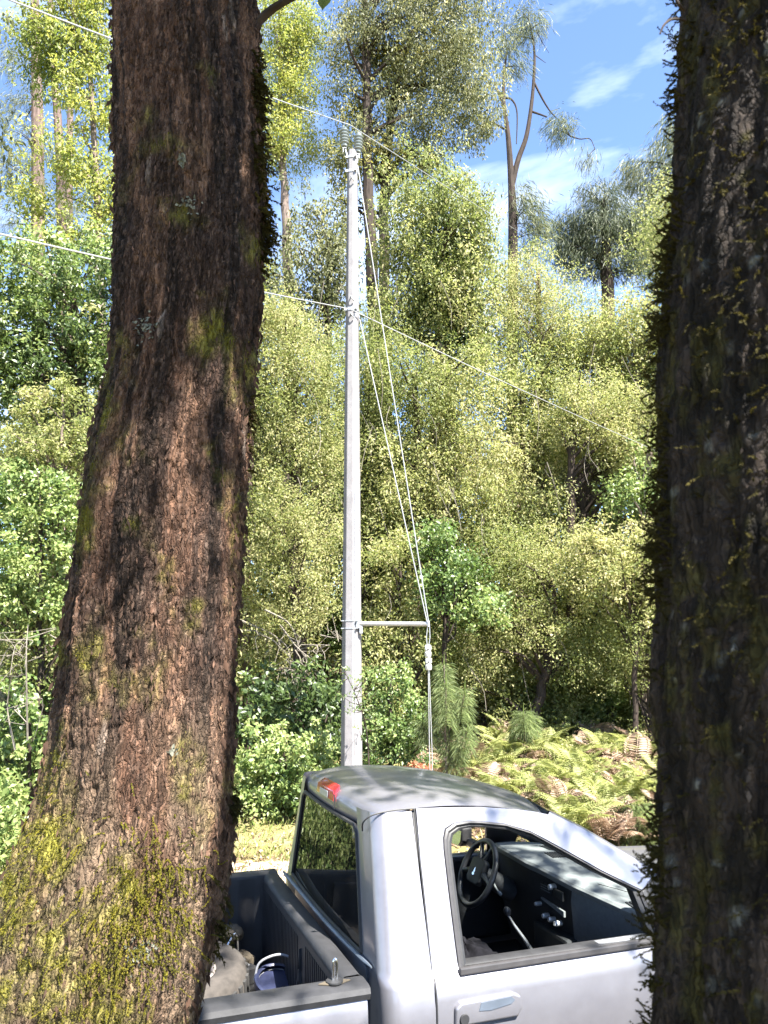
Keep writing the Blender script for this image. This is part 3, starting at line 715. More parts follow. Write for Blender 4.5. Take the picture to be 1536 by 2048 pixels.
shrub('light yellow-green shrub with upright shoots, left edge at mid height', 63, 'wall', 13.0, [(125, 1200, .04), (125, 1000, .04), (125, 860, .025), (128, 770, .012)],
      [(125, 800, 70, 50, .8), (70, 830, 70, 50, .8), (180, 850, 80, 70, 1), (110, 890, 170, 80, 1.5), (40, 920, 110, 100, 1.6), (170, 920, 110, 100, 1.5), (125, 760, 20, 30, .3), (90, 790, 30, 30, .4), (60, 780, 22, 26, .3)],
      L=.10, W=.045, dens=800, crad=.20, limbs=18, group=LB, vmean=.7, wood='wood_grey')
shrub('bright green sunlit shrub at the left edge', 64, 'green', 12.4, [(80, 1420, .05), (80, 1250, .05), (80, 1050, .03)],
      [(60, 990, 150, 110, 1.8), (130, 1020, 120, 120, 1.6), (30, 1090, 130, 120, 1.8), (110, 1130, 130, 140, 1.7), (-20, 1020, 100, 150, 1.6), (60, 1200, 150, 110, 1.6), (140, 1220, 80, 110, 1.3), (0, 1200, 90, 150, 1.5)],
      L=.095, W=.05, dens=850, crad=.21, limbs=16, group=LB, vmean=.68, vsd=.25)
shrub('low green bush with pale bare stems at the left edge, lowest on that side', 65, 'green', 11.9, [(60, 1640, .03), (60, 1500, .03), (60, 1400, .02)],
      [(20, 1400, 120, 90, 1.3), (90, 1420, 100, 90, 1.2), (30, 1500, 140, 120, 1.4), (100, 1530, 80, 130, 1.1), (20, 1610, 140, 110, 1.3), (-40, 1540, 80, 200, 1.3)],
      L=.095, W=.05, dens=720, crad=.18, limbs=12, group=LB, vmean=.6,
      bare=[(30, 1500, 28, 1330, .016), (55, 1480, 56, 1250, .014), (-10, 1280, 60, 1290, .01), (0, 1330, 55, 1280, .01), (100, 1270, 150, 1300, .009), (60, 1300, 20, 1350, .008)])
shrub('olive shrub with brown dead leaves between the green left-hand bushes', 66, 'wall', 12.9, [(110, 1420, .04), (110, 1330, .03), (110, 1260, .02)],
      [(90, 1290, 150, 110, 1.5), (20, 1330, 110, 100, 1.4), (140, 1330, 80, 130, 1.3)],
      L=.09, W=.045, dens=650, crad=.2, limbs=16, group=LB, vmean=.5)
shrub('tall olive shrub mostly behind the big mossy trunk', 67, 'wall', 15.0, [(360, 1500, .08), (360, 1200, .07), (360, 900, .04)],
      [(330, 700, 260, 240, 2.4), (420, 760, 180, 260, 2.2), (330, 950, 280, 260, 2.4), (440, 1050, 180, 260, 2.2), (330, 1200, 280, 260, 2.4), (420, 1350, 240, 240, 2), (250, 1400, 200, 260, 2)],
      L=.11, W=.055, dens=380, crad=.32, limbs=16, group=LB, vmean=.5)
# trunk of another tree, pinkish, close to the right side of the big trunk
tree('slender_tree', 'slender pinkish trunk just right of the big mossy trunk, half hidden by it', 'tree', 68, 'olive', 'pine_bark', 15.6,
     [(492, 1400, .10), (492, 1150, .10), (498, 980, .09), (500, 800, .06)], [(500, 780, 90, 120, 1.4), (470, 660, 120, 130, 1.6)],
     L=.09, W=.04, dens=500, crad=.26, limbs=8, group=LB, vmean=.5)

# copies that close the wall behind and carry the forest past both edges of the view
def copy_tree(o, loc, rz, sc, label, group):
    c = o.copy(); COL.objects.link(c); c.location = loc; c.rotation_euler = (0, 0, rz); c.scale = sc
    c['label'] = label; c['group'] = group
    for ch in o.children:
        d = ch.copy(); COL.objects.link(d); d.parent = c
    return c
roots = {o['label']: o for o in COL.objects if o.type == 'EMPTY' and 'label' in o}
def by(s): return next(o for l, o in roots.items() if l.startswith(s))
fillers = [by('light olive vine'), by('olive vine-draped tree right'), by('grey-green tree'), by('broad yellow-olive'), by('pale yellowish tree')]
rg = np.random.default_rng(77)
k = 0
for (px, Y, top) in [(480, 24, 700), (600, 25, 820), (700, 24, 760), (800, 26, 860), (900, 24, 800), (1010, 25, 880), (1100, 27, 800), (1200, 25, 830), (1320, 24, 700), (90, 22, 760), (190, 23, 700), (330, 24, 640), (20, 21, 820), (550, 21, 960), (690, 21, 900), (850, 22, 1000), (960, 21, 1080), (1090, 22, 1060), (1230, 21, 1080), (1340, 20, 980)]:
    src = fillers[k % 5]; k += 1
    x = at(px, 1400, Y)[0]; zt = at(px, top, Y)[2]
    h = max(v[2] for ch in src.children if ch.name.startswith('crown') for v in ch.bound_box)
    s = (zt - float(gz(x, Y))) / h
    copy_tree(src, (x, Y, float(gz(x, Y)) - .1), rg.uniform(0, 6.28), (s * 1.15, s * 1.15, s), 'tree deep in the forest, glimpsed between the nearer leaves', 'trees deep in the forest')
low = [by('brownish olive shrub'), by('mid-green shrub'), by('olive and cream shrub'), by('fresh green shrub'), by('sunlit pale yellow')]
for (px, Y, top) in [(520, 18.5, 1000), (640, 18.2, 980), (740, 18.8, 960), (690, 17.4, 1180), (830, 18.4, 1050), (920, 18.9, 980), (980, 17.6, 1150), (1060, 18.3, 1040), (1130, 18.8, 1130), (1190, 17.8, 1180), (1250, 18.5, 1040), (1310, 17.2, 1120), (1340, 18.4, 900), (880, 17.3, 1230), (1040, 17.2, 1230), (480, 17.0, 1150), (180, 17.0, 900), (60, 17.5, 860), (250, 16.5, 1000)]:
    src = low[k % 5]; k += 1
    x = at(px, 1400, Y)[0]; zt = at(px, top, Y)[2]
    h = max(v[2] for ch in src.children if ch.name.startswith('foliage') for v in ch.bound_box)
    s = (zt - float(gz(x, Y))) / h
    copy_tree(src, (x, Y, float(gz(x, Y)) - .1), rg.uniform(0, 6.28), (s * 1.1, s * 1.1, s), 'shrub deep in the forest, glimpsed behind the nearer leaves', 'shrubs deep in the forest')
for (px, Y, top) in [(965, 16.3, 1340), (1030, 16.8, 1310), (1110, 15.9, 1370), (1165, 16.6, 1320), (1225, 16.0, 1350), (1290, 16.4, 1290), (870, 16.2, 1330), (1335, 15.6, 1330)]:
    src = low[k % 5]; k += 1
    x = at(px, 1400, Y)[0]; zt = at(px, top, Y)[2]
    h = max(v[2] for ch in src.children if ch.name.startswith('foliage') for v in ch.bound_box)
    s = (zt - float(gz(x, Y))) / h
    copy_tree(src, (x, Y, float(gz(x, Y)) - .1), rg.uniform(0, 6.28), (s * 1.5, s * 1.5, s), 'low olive shrub standing between the fern bank and the trees', 'low shrubs behind the fern bank')
for (x, Y, s) in [(-9.5, 13, 1.1), (-11, 10.8, 1.0), (-14, 11.5, 1.2), (-12.5, 15, 1.3), (-17, 9, 1.2), (9.2, 14.5, 1.1), (11.5, 13, 1.2), (13, 16, 1.3), (8.2, 17.5, 1.1), (10.5, 17, 1.2), (12, 20, 1.3), (15, 18, 1.3), (9.5, 21, 1.3), (17, 15, 1.2), (14.5, 13.5, 1.1), (19, 20, 1.4), (16, 23, 1.4), (21, 14, 1.3), (-19, 12, 1.3), (-22, 17, 1.4), (24, 19, 1.4), (-16, 14, 1.3), (-21, 6, 1.3), (17, 12, 1.2)]:
    src = fillers[k % 5]; k += 1
    copy_tree(src, (x, Y, float(gz(x, Y)) - .1), rg.uniform(0, 6.28), (s, s, s), 'forest-edge tree of the same kind standing past the edge of the view', 'forest-edge trees outside the view')
shr = [by('glossy bright green'), by('bright green sunlit'), by('low green bush'), by('dark leafy bush')]
for (x, Y, s) in [(-3.0, 9.5, 1.0), (-3.6, 8.9, 1.0), (-4.9, 8.7, 1.1), (-6.3, 9.4, 1.3), (-6.6, 11.6, 1.0), (-8.5, 10.9, 1.1), (-10.5, 9.6, 1.2), (-13, 8.6, 1.1), (7.6, 13, 1.0), (9.5, 12.6, 1.2), (8.6, 14.6, 1.3), (10.4, 14.2, 1.4), (12, 13.4, 1.3), (14, 13, 1.3), (16, 13.6, 1.4), (8.0, 16, 1.5)]:  # nearest ones are added, hidden by the trunk, for the rear window to reflect
    src = shr[0] if x > -6.4 and Y < 10 else shr[k % 3]; k += 1
    copy_tree(src, (x, Y, float(gz(x, Y)) - .05), rg.uniform(0, 6.28), (s, s, s), 'roadside bush of the same kind standing out of sight', 'bushes outside the view')
# the wood farther back, read only as one leafy mass
N = 1000
ux = rg.uniform(-17, 17, N); uy = rg.uniform(25, 33, N)
top_ = np.interp(ux, [-17, -8, -6, -3, 0, 2, 5, 8, 17], [11, 10, 9, 10, 9.5, 9, 9, 10, 11]) * (.8 + .4 * fbm(ux * .6, ux * 0, 3, 3))
C = np.stack([ux, uy, gz(ux, uy) + rg.random(N) * top_], 1)
o = link_mesh('far_wood', leaf_mesh('far_wood', [leaf_clumps(rg, C, rg.uniform(.5, 1.0, N), 44, .26, .13, rg.uniform(.2, .8, N))]), M['wall'])
tag(o, 'leafy wood farther back that closes the gaps between the trees', 'wood', kind='stuff')
# low undergrowth that fills the foot of the wall: one mass nobody could count
N = 900
ux = rg.uniform(-9, 8, N); uy = 13.2 + rg.random(N) ** 1.5 * 8 + .0 * ux
C = np.stack([ux, uy, gz(ux, uy) + rg.uniform(.1, .9, N)], 1)
sel = ~((ux > .8) & (ux < 7) & (uy < 17.5)); C = C[sel]
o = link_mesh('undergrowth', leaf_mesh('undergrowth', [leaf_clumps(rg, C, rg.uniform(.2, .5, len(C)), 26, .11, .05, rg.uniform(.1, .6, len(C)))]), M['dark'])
tag(o, 'dark tangled undergrowth at the foot of the forest behind the pole', 'undergrowth', kind='stuff')
# hanging vines and dead twigs inside the wall
w = MB()
for i in range(120):
    px, py = rg.uniform(480, 1330), rg.uniform(560, 1380); Y = rg.uniform(14.3, 17.5)
    p = at(px, py, Y); l = rg.uniform(.3, 1.5); a = rg.normal(0, .35)
    w.tube(cr([p, p + [l * math.sin(a) * .5, rg.normal(0, .1), -l * .5], p + [l * math.sin(a) * .6 + rg.normal(0, .12), rg.normal(0, .15), -l]], 6), np.linspace(.007, .003, 6), 4, False)
o = w.build('dead_twigs', M['twig_pale'], smooth=True)
tag(o, 'pale dead twigs and hanging vine stems tangled through the forest wall', 'twigs', kind='stuff')

# ------------------------------------------------------------------ fern bank
def frond_mesh(seed):
    rg = np.random.default_rng(seed); n = 17; parts = []
    t = np.linspace(.12, 1, n); L = 1.0
    path = np.stack([t * L * .86, .04 * np.sin(t * 3 + seed), .62 * t - .62 * t ** 2.2], 1)
    tang = unit(np.gradient(path, axis=0))
    for s in (-1, 1):
        d = unit(tang * .35 + np.array([0, s, 0]) * 1.0 + np.array([0, 0, -.22]))
        ln = .30 * np.sin(np.pi * np.clip(t * .93 + .07, 0, 1)) ** .75 * (1.05 - .35 * t) + .02
        c = path + d * ln[:, None] * .5
        parts.append((leaf_geo(c, d, np.tile([0, 0, 1.0], (n, 1)) + rg.normal(size=(n, 3)) * .2, ln, ln * .13 + .008, .1, .12), np.full(n, .45) + rg.normal(size=n) * .12))
        # second row of small leaflets, gives the edge its lace
        c2 = path + d * ln[:, None] * .8 + tang * ln[:, None] * .08
        parts.append((leaf_geo(c2, unit(d + tang * .8), np.tile([0, 0, 1.0], (n, 1)), ln * .35, ln * .12, .1, .1), np.full(n, .6) + rg.normal(size=n) * .12))
    d = tang; c = path
    parts.append((leaf_geo(c, d, np.tile([0, 0, 1.0], (n, 1)), np.full(n, .075), np.full(n, .012), 0, 0), np.full(n, .85)))
    return leaf_mesh('frond', parts)
fronds = [frond_mesh(s) for s in range(5)]
for f_ in fronds: f_.materials.append(M['fern'])
fronds_dry = [frond_mesh(s + 9) for s in range(2)]
for f_ in fronds_dry: f_.materials.append(M['brown_leaf'])
rg = np.random.default_rng(5)
fern_spots = []
for i in range(900):
    if len(fern_spots) >= 130: break
    px, py = rg.uniform(885, 1330), rg.uniform(1470, 1660)
    if py < 1470 + max(0, (1010 - px)) * .5: continue
    if py > 1610 and px < 1080: continue
    # where the line of sight meets the bank
    for Y in np.arange(11.2, 20, .1):
        p = at(px, py, Y)
        if p[2] <= gz(p[0], Y) + .35: break
    if all((p[0] - q[0]) ** 2 + (Y - q[1]) ** 2 > .24 ** 2 for q in fern_spots): fern_spots.append((p[0], Y))
for i, (x, y) in enumerate(fern_spots):
    dry = i % 3 == 2
    root = empty('fern', (x, y, float(gz(x, y))), ('withered brown fern' if dry else 'yellow-green bracken fern') + ' on the sunny bank behind the truck cab', 'fern', 'withered ferns on the bank' if dry else 'green ferns on the bank', rg.uniform(0, 6.28))
    s = rg.uniform(.45, .82)
    for j in range(6 if not dry else 5):
        f = link_mesh('frond', (fronds_dry if dry else fronds)[int(rg.integers(0, 2 if dry else 5))], None, root)
        f.rotation_euler = (rg.normal(0, .15), rg.uniform(-.95, -.15), j * 6.283 / 6 + rg.normal(0, .3)); f.scale = (s * rg.uniform(.8, 1.15),) * 3
        f.location = (0, 0, .25 * s)
    st = MB(); st.tube([(0, 0, -.05), (.01, 0, .12), (0, .01, .30 * s)], [.014, .012, .008], 5)
    st.build('stem', M['brown_leaf'], root)
bush_spots = [(930, 1560, .5), (985, 1530, .5), (1045, 1575, .45), (1100, 1510, .5), (1160, 1560, .5), (1220, 1510, .55), (1275, 1560, .55), (1310, 1500, .6), (1120, 1610, .45), (1210, 1620, .5), (1290, 1640, .5), (1000, 1490, .5), (1180, 1480, .5)]
protos = {}
for i, (px, py, sz) in enumerate(bush_spots):
    for Y in np.arange(11.4, 20, .1):
        p = at(px, py, Y)
        if p[2] <= gz(p[0], Y) + .25: break
    kd = i % 3
    if kd not in protos:
        rq = np.random.default_rng(300 + kd); C = rq.normal(size=(30, 3)) * [.30, .26, .13] + [0, 0, .30]; C[:, 2] = np.maximum(C[:, 2], .06)
        w = MB()
        for c in C[::3]: w.tube(cr([(0, 0, -.03), c * [.4, .4, .6], c], 6), np.linspace(.010, .003, 6), 4, False)
        me_f = leaf_mesh('foliage', [leaf_clumps(rq, C, rq.uniform(.09, .17, 30), 24, [.055, .045, .06][kd], [.026, .018, .03][kd], np.clip(rq.normal([.72, .8, .62][kd], .18, 30), 0, 1), .6, .3, .9)]); me_f.materials.append(M['wall'])
        root = empty('low_bush', (p[0], Y, float(gz(p[0], Y))), 'x', 'bush'); st = w.build('stem', M['wood_grey'], root); protos[kd] = (me_f, st.data)
    else:
        root = empty('low_bush', (p[0], Y, float(gz(p[0], Y))), 'x', 'bush'); link_mesh('stem', protos[kd][1], None, root)
    link_mesh('foliage', protos[kd][0], None, root)
    root.rotation_euler = (0, 0, rg.uniform(0, 6.28)); root.scale = (sz * 2, sz * 2, sz * 2)
    tag(root, 'low pale-leaved bush growing among the ferns on the bank', 'bush', 'low bushes among the ferns')
# dry leaves and litter between the ferns
N = 14000
px = rg.uniform(880, 1340, N); py = rg.uniform(1480, 1690, N); pos = []
Yg = np.arange(11.2, 19, .15)
lx = rg.uniform(.6, 8, N); ly = rg.uniform(11.6, 17.5, N)
C = np.stack([lx, ly, gz(lx, ly) + rg.uniform(.0, .22, N)], 1)
o = link_mesh('leaf_litter', leaf_mesh('leaf_litter', [(leaf_geo(C, rdir(rg, N), unit(rdir(rg, N) * .8 + [0, 0, .6]), rg.uniform(.06, .16, N), rg.uniform(.03, .08, N)), rg.random(N))]), M['brown_leaf'])
tag(o, 'dry brown and pinkish leaves lying among the ferns on the bank', 'leaf litter', kind='stuff')
N = 3600
lx = rg.uniform(-8, 3, N); ly = np.where(rg.random(N) < .5, rg.normal(11.0, .35, N), rg.uniform(8.5, 13, N))
C = np.stack([lx, ly, gz(lx, ly) + .02 + rg.uniform(0, .02, N)], 1)
o = link_mesh('fallen_leaves', leaf_mesh('fallen_leaves', [(leaf_geo(C, rdir(rg, N), unit(rdir(rg, N) * .5 + [0, 0, 1.0]), rg.uniform(.04, .11, N), rg.uniform(.02, .055, N)), rg.random(N))]), M['brown_leaf'])
tag(o, 'fallen dry leaves scattered along the ragged edge of the dirt road', 'fallen leaves', kind='stuff')
# cut stumps showing between the ferns
for i, (px, py, r, h, lab) in enumerate([(1062, 1550, .17, .34, 'weathered brown tree stump showing between the ferns, left one'), (1140, 1550, .14, .26, 'grey-brown tree stump between the ferns, right one'), (1190, 1640, .10, .34, 'thin dark rotten stump low on the bank near the truck windshield')]):
    for Y in np.arange(11.2, 20, .1):
        p = at(px, py, Y)
        if p[2] <= gz(p[0], Y) + h * .6: break
    rr = np.random.default_rng(i); w = MB(); a = np.linspace(0, 6.283, 22, endpoint=False)
    prof = []
    for z_, s_ in [(-.1, 1.35), (.08, 1.12), (h * .5, 1.0), (h * .9, .97), (h, .9), (h - .03, .5), (h - .04, .05)]:
        q = 1 + .10 * np.sin(a * 3 + i) + .06 * np.sin(a * 7 + 2 * i)
        prof.append(np.stack([r * s_ * q * np.cos(a), r * s_ * q * np.sin(a), z_ + .05 * np.sin(a * 2 + i) * (z_ > .2)], 1))
    P = np.array(prof); P = np.concatenate([P, P[:, :1]], 1); w.grid(P)
    so = w.build('tree_stump', M['wood_grey'], None, smooth=True, weld=True, loc=(p[0], Y, float(gz(p[0], Y))))
    tag(so, lab, 'stump', 'stumps on the fern bank')
# young long-needled pines
def sapling(label, seed, Y, top, shoots, nb, L=.24):
    rg = np.random.default_rng(seed)
    t = at(top[0], top[1], Y); base = np.array([t[0], Y, float(gz(t[0], Y))])
    root = empty('pine_sapling', base, label, 'sapling', 'young pines')
    w = MB(); parts = []
    w.tube(cr([(0, 0, -.05), (.02, .01, (t[2] - base[2]) * .5), (t - base)], 10), np.linspace(.03, .008, 10), 6)
    for (px, py, bot) in shoots:
        p = at(px, py, Y + rg.normal(0, .12)) - base; q = at(px, bot, Y) - base
        zs = max((p[2] - q[2]) * .62, .14)
        ax_ = np.array([0, 0, p[2] - zs])
        w.tube(cr([(0, 0, max(.1, p[2] - zs - .25)), (p[0] * .7, p[1] * .7, p[2] - zs * .7), p], 8), np.linspace(.014, .006, 8), 5)
        N = nb
        u = rg.random(N) ** .8; pos = np.stack([p[0] * (1 - .25 * u), p[1] * (1 - .25 * u), p[2] - u * zs], 1)
        outd = rg.normal(size=(N, 3)); outd[:, 2] = 0; outd = unit(outd)
        d0 = unit(outd * .8 + np.array([0, 0, 1.0]) * (.9 - 1.0 * u)[:, None] + rg.normal(size=(N, 3)) * .12)
        Ls = L * rg.uniform(.6, 1.1, N); d1 = unit(d0 + np.array([0, 0, -.85]))
        parts.append((leaf_geo(pos + d0 * Ls[:, None] * .3, d0, rdir(rg, N), Ls * .62, np.full(N, .0052), 0, .10), .45 + .2 * rg.normal(size=N)))
        parts.append((leaf_geo(pos + d0 * Ls[:, None] * .56 + d1 * Ls[:, None] * .26 + [0, 0, -.02], d1, rdir(rg, N), Ls * .6, np.full(N, .0052), 0, .18), .55 + .2 * rg.normal(size=N)))
        # the pale upright candle
        cn = MB(); cn.tube([p - [0, 0, .04], p + [0, 0, .10], p + [.005, 0, .22]], [.011, .010, .003], 5); cn.build('candle', M['grass'], root, smooth=True)
    w.build('stem', M['grass'] if False else M['wood_grey'], root, smooth=True)
    link_mesh('needles', leaf_mesh('needles', parts), M['needle_bright'], root)
    return root
sapling('young pine with long drooping bright needles, just right of the guy wire', 91, 12.6, (888, 1330), [(888, 1335, 1420), (892, 1370, 1500), (930, 1385, 1480), (845, 1450, 1510), (900, 1460, 1540), (935, 1460, 1530), (870, 1400, 1480), (915, 1500, 1560)], 430)
sapling('small young pine with two pale candles among the ferns', 92, 14.2, (1048, 1425), [(1047, 1430, 1480), (1062, 1440, 1480), (1040, 1450, 1490)], 380, .26)
sapling('bright young pine low on the bank behind the truck windshield', 93, 11.6, (1255, 1600), [(1250, 1625, 1680), (1275, 1620, 1680), (1230, 1640, 1690), (1290, 1645, 1690)], 520, .30)
# red-leaved seedling by the guy anchor
rg = np.random.default_rng(8)
p = at(820, 1540, 12.3); base = np.array([p[0], 12.3, float(gz(p[0], 12.3))]); root = empty('red_shrub', base, 'small shrub with red and orange leaves above the truck roof', 'shrub')
C = np.stack([rg.uniform(-.28, .26, 26), rg.uniform(-.2, .2, 26), p[2] - base[2] + rg.uniform(-.15, .12, 26)], 1)
w = MB()
for c in C[:12]: w.tube(cr([(0, 0, -.02), c * [.5, .5, .6], c], 6), np.linspace(.012, .004, 6), 4, False)
w.build('stem', M['wood_grey'], root)
link_mesh('foliage', leaf_mesh('foliage', [leaf_clumps(rg, C, np.full(26, .09), 22, .06, .035, rg.uniform(.3, 1, 26))]), M['red_leaf'], root)
# dark twiggy sapling in front of the pole foot
p = at(745, 1555, 11.3); base = np.array([p[0], 11.3, float(gz(p[0], 11.3))]); root = empty('twiggy_sapling', base, 'thin dark twiggy sapling standing in front of the pole foot', 'sapling')
w = MB(); C = []
stem = cr([base, at(735, 1480, 11.3), at(715, 1400, 11.3), at(690, 1345, 11.3)], 14); w.tube(stem - base, np.linspace(.014, .004, 14), 5)
for i in range(26):
    s0 = stem[int(rg.integers(4, 14))]; e = s0 + [rg.normal(0, .22), rg.normal(0, .15), rg.uniform(-.05, .28)]
    w.tube(cr([s0, (s0 + e) / 2 + [0, 0, -.03], e], 5) - base, np.linspace(.006, .002, 5), 4, False); C += [e, (s0 + e) / 2]
w.build('stem', M['wood_dark'], root)
C = np.array(C) - base
link_mesh('foliage', leaf_mesh('foliage', [leaf_clumps(rg, C, np.full(len(C), .08), 7, .055, .02, rg.uniform(.2, .7, len(C)), .2, .3)]), M['green'], root)
# grass on the verge and along the road
N = 17000
gxr = rg.uniform(-9, 7, N); gyr = np.where(rg.random(N) < .75, rg.uniform(10.9, 13.6, N), rg.uniform(9.0, 11.2, N))
keep = (fbm(gxr * 1.1, gyr * 1.1, 71, 3) > np.where(gyr < 11.1, .57, .45)); gxr, gyr = gxr[keep], gyr[keep]; N = len(gxr)
hgt = rg.uniform(.05, .20, N)
C = np.stack([gxr, gyr, gz(gxr, gyr) + hgt * .42], 1)
d = unit(np.stack([rg.normal(0, .45, N), rg.normal(0, .45, N), np.ones(N)], 1))
o = link_mesh('verge_grass', leaf_mesh('verge_grass', [(leaf_geo(C, d, rdir(rg, N), hgt, np.full(N, .014), 0, .1), rg.uniform(.1, 1, N))]), M['grass'])
tag(o, 'short sunlit grass on the verge between the dirt road and the bushes', 'grass', kind='stuff')

# ------------------------------------------------------------------ the two trunks close to the camera
def strands(rg, P, Nn, ln, curl, seg=7, per=4, lL=.010, lW=.0045, var=.5, vs=.2):
    """moss shoots: a curved thread set with small leaflets; curl (n,3) bends it"""
    n = len(P); t = np.linspace(.1, 1, seg)
    pos = P[:, None] + Nn[:, None] * (ln[:, None] * t)[..., None] + curl[:, None] * (ln[:, None] * t ** 2)[..., None]
    tan = unit(Nn[:, None] + 2 * curl[:, None] * t[None, :, None])
    pos = np.repeat(pos.reshape(-1, 3), per, 0); tan = np.repeat(tan.reshape(-1, 3), per, 0); N = len(pos)
    d = unit(tan * 1.1 + rdir(rg, N) * .65)
    Ls = lL * rg.uniform(.6, 1.3, N)
    v = np.repeat(np.clip(var + vs * rg.normal(size=n), 0, 1), seg * per) + rg.normal(size=N) * .05
    return leaf_geo(pos + d * Ls[:, None] * .35, d, rdir(rg, N), Ls, lW * rg.uniform(.7, 1.2, N), .1, 0), v

def trunk_surface(edges, Y, zr, ncol, seed, amp):
    """edges: [(py, left px, right px)...]; returns grid of points, radial normals, arc coordinate, height fields"""
    E_ = []
    for (py, l, r) in edges:
        a, b = at(l, py, Y), at(r, py, Y); E_.append((a[2], (a[0] + b[0]) / 2, (b[0] - a[0]) / 2))
    E_ = np.array(sorted(E_)); zs = zr
    cx = np.interp(zs, E_[:, 0], E_[:, 1]); rad = np.interp(zs, E_[:, 0], E_[:, 2])
    k = np.ones(15) / 15
    cx = np.convolve(np.pad(cx, 7, 'edge'), k, 'valid'); rad = np.convolve(np.pad(rad, 7, 'edge'), k, 'valid')
    t = np.linspace(-1, 1, ncol); th = math.pi * (.60 * t + .40 * t ** 3)
    TH, ZZ = np.meshgrid(th, zs, indexing='xy')
    RR = rad[:, None] * np.ones_like(TH); CX = cx[:, None] * np.ones_like(TH)
    s = TH * rad.mean()
    # flutes and plates
    wx = s + .012 * (fbm(s * 22, ZZ * 9, seed, 3) - .5); wz = ZZ + .03 * (fbm(s * 18, ZZ * 8, seed + 3, 3) - .5)
    f1, f2, cid, dy = worley(wx / .019, wz / .085, seed); crack = sstep(.0, .30, f2 - f1)
    g1, g2, gid, gdy = worley(wx / .0042, wz / .017, seed + 5); fine = sstep(0, .4, g2 - g1)
    flute = fbm(s / .075, ZZ / .55, seed + 11, 3) - .5; big = fbm(s / .2, ZZ / .35, seed + 13, 3) - .5
    fib = fbm(wx / .004, wz / .045, seed + 21, 3) - .5
    h = amp * (.030 * flute + .034 * big + .0052 * crack * (.45 + cid) - .003 * dy * cid + .0026 * fine * (.4 + gid) + .006 * fib + .030 * (.5 - np.abs(fbm(wx / .030, wz / .34, seed + 31, 3) - .5) * 2.2) * .5 + .010 * (fbm(wx / .012, wz / .16, seed + 37, 2) - .5))
    h = h - h.mean()
    R_ = RR + h
    P = np.stack([CX + R_ * np.sin(TH), Y - R_ * np.cos(TH), ZZ], -1)
    Nn = np.stack([np.sin(TH), -np.cos(TH), np.zeros_like(TH)], -1)
    return P, Nn, s, ZZ, TH, dict(cid=cid, gid=gid, crack=crack, flute=flute, big=big, fib=fib)
def grid_faces(nr, nc):
    i, j = np.meshgrid(np.arange(nr - 1), np.arange(nc - 1), indexing='ij'); a = (i * nc + j).ravel()
    return np.stack([a, a + 1, a + nc + 1, a + nc], 1)
def mixc(a, b, f): return a * (1 - f[..., None]) + np.asarray(b) * f[..., None]

YL = 2.2
edgesL = [(-1500, 262, 470), (-600, 240, 490), (-60, 232, 508), (0, 233, 510), (200, 238, 514), (400, 243, 524), (600, 241, 519), (750, 229, 505), (900, 197, 490), (1050, 172, 481),
          (1200, 154, 478), (1350, 137, 472), (1500, 107, 468), (1600, 82, 464), (1660, 62, 468), (1700, 46, 458), (1800, 16, 441), (1900, -12, 425), (2048, -48, 386), (2300, -170, 360), (2500, -260, 380)]
zL = np.concatenate([np.linspace(1.0, 1.74, 40, endpoint=False), np.linspace(1.74, 5.0, 720, endpoint=False), np.linspace(5.0, 8.6, 60)])
P, Nn, s, ZZ, TH, fl = trunk_surface(edgesL, YL, zL, 210, 3, 1.0)
rg = np.random.default_rng(41)
tone = fbm(s / .11, ZZ / .45, 61, 4); red = fbm(s / .05, ZZ / .30, 62, 4); streak = fbm(s / .045, ZZ / .9, 63, 3)
c = np.ones(P.shape) * np.array([.088, .049, .033])
c = mixc(c, [.036, .023, .018], sstep(.48, .60, tone) * .85)
c = mixc(c, [.165, .096, .064], sstep(.46, .64, red) * (.35 + .65 * sstep(.35, .8, fl['cid'])))
c = mixc(c, [.020, .014, .011], sstep(.57, .66, streak) * .85)
c = mixc(c, [.135, .095, .075], sstep(.75, .95, fl['gid']) * .45)
c = mixc(c, [.25, .20, .17], sstep(.988, .994, fl['cid']) * .6)
c *= .76 * (.72 + .56 * fl['gid'])[..., None] * np.array([1.0, .97, .93])
mo = fbm(s / .09, ZZ / .11, 64, 4); mo2 = fbm(s / .03, ZZ / .03, 65, 3)
lowm = np.interp(ZZ, [1.6, 2.0, 2.4, 2.8, 3.2, 5], [.95, .72, .50, .28, .0, -.30]) + .42 * np.sin(-TH - .15) * sstep(3.3, 2.3, ZZ)
moss = sstep(-.38, .50, lowm * .72 + (mo - .5) * 1.5 + (fbm(s / .16, ZZ / .22, 67, 4) - .5) * 1.5 - .40) * (.35 + .65 * sstep(.35, .6, mo2))
c = mixc(c, [.150, .105, .070], sstep(2.75, 2.2, ZZ) * sstep(.40, .60, tone) * .7)  # lighter tan towards the base paints in the sunlight on the lower bark
c = mixc(c, [.150, .140, .026], np.clip(moss * 1.0, 0, 1))
nr, nc = TH.shape
big = empty('mossy_tree', (float(P[0, :, 0].mean()), YL, 1.05), 'large brown trunk in the left foreground, leaning, thick green moss on its base', 'tree')
off = np.array(big.location)
link_mesh('trunk', np_mesh('trunk', P.reshape(-1, 3) - off, grid_faces(nr, nc), True, cols=c.reshape(-1, 3)), M['bark'], big)
Pf, Nf, mf, zf, tf = P.reshape(-1, 3), Nn.reshape(-1, 3), moss.ravel(), ZZ.ravel(), TH.ravel()
vis = np.where((np.abs(tf) < 1.95) & (zf > 1.74) & (zf < 5.0))[0]
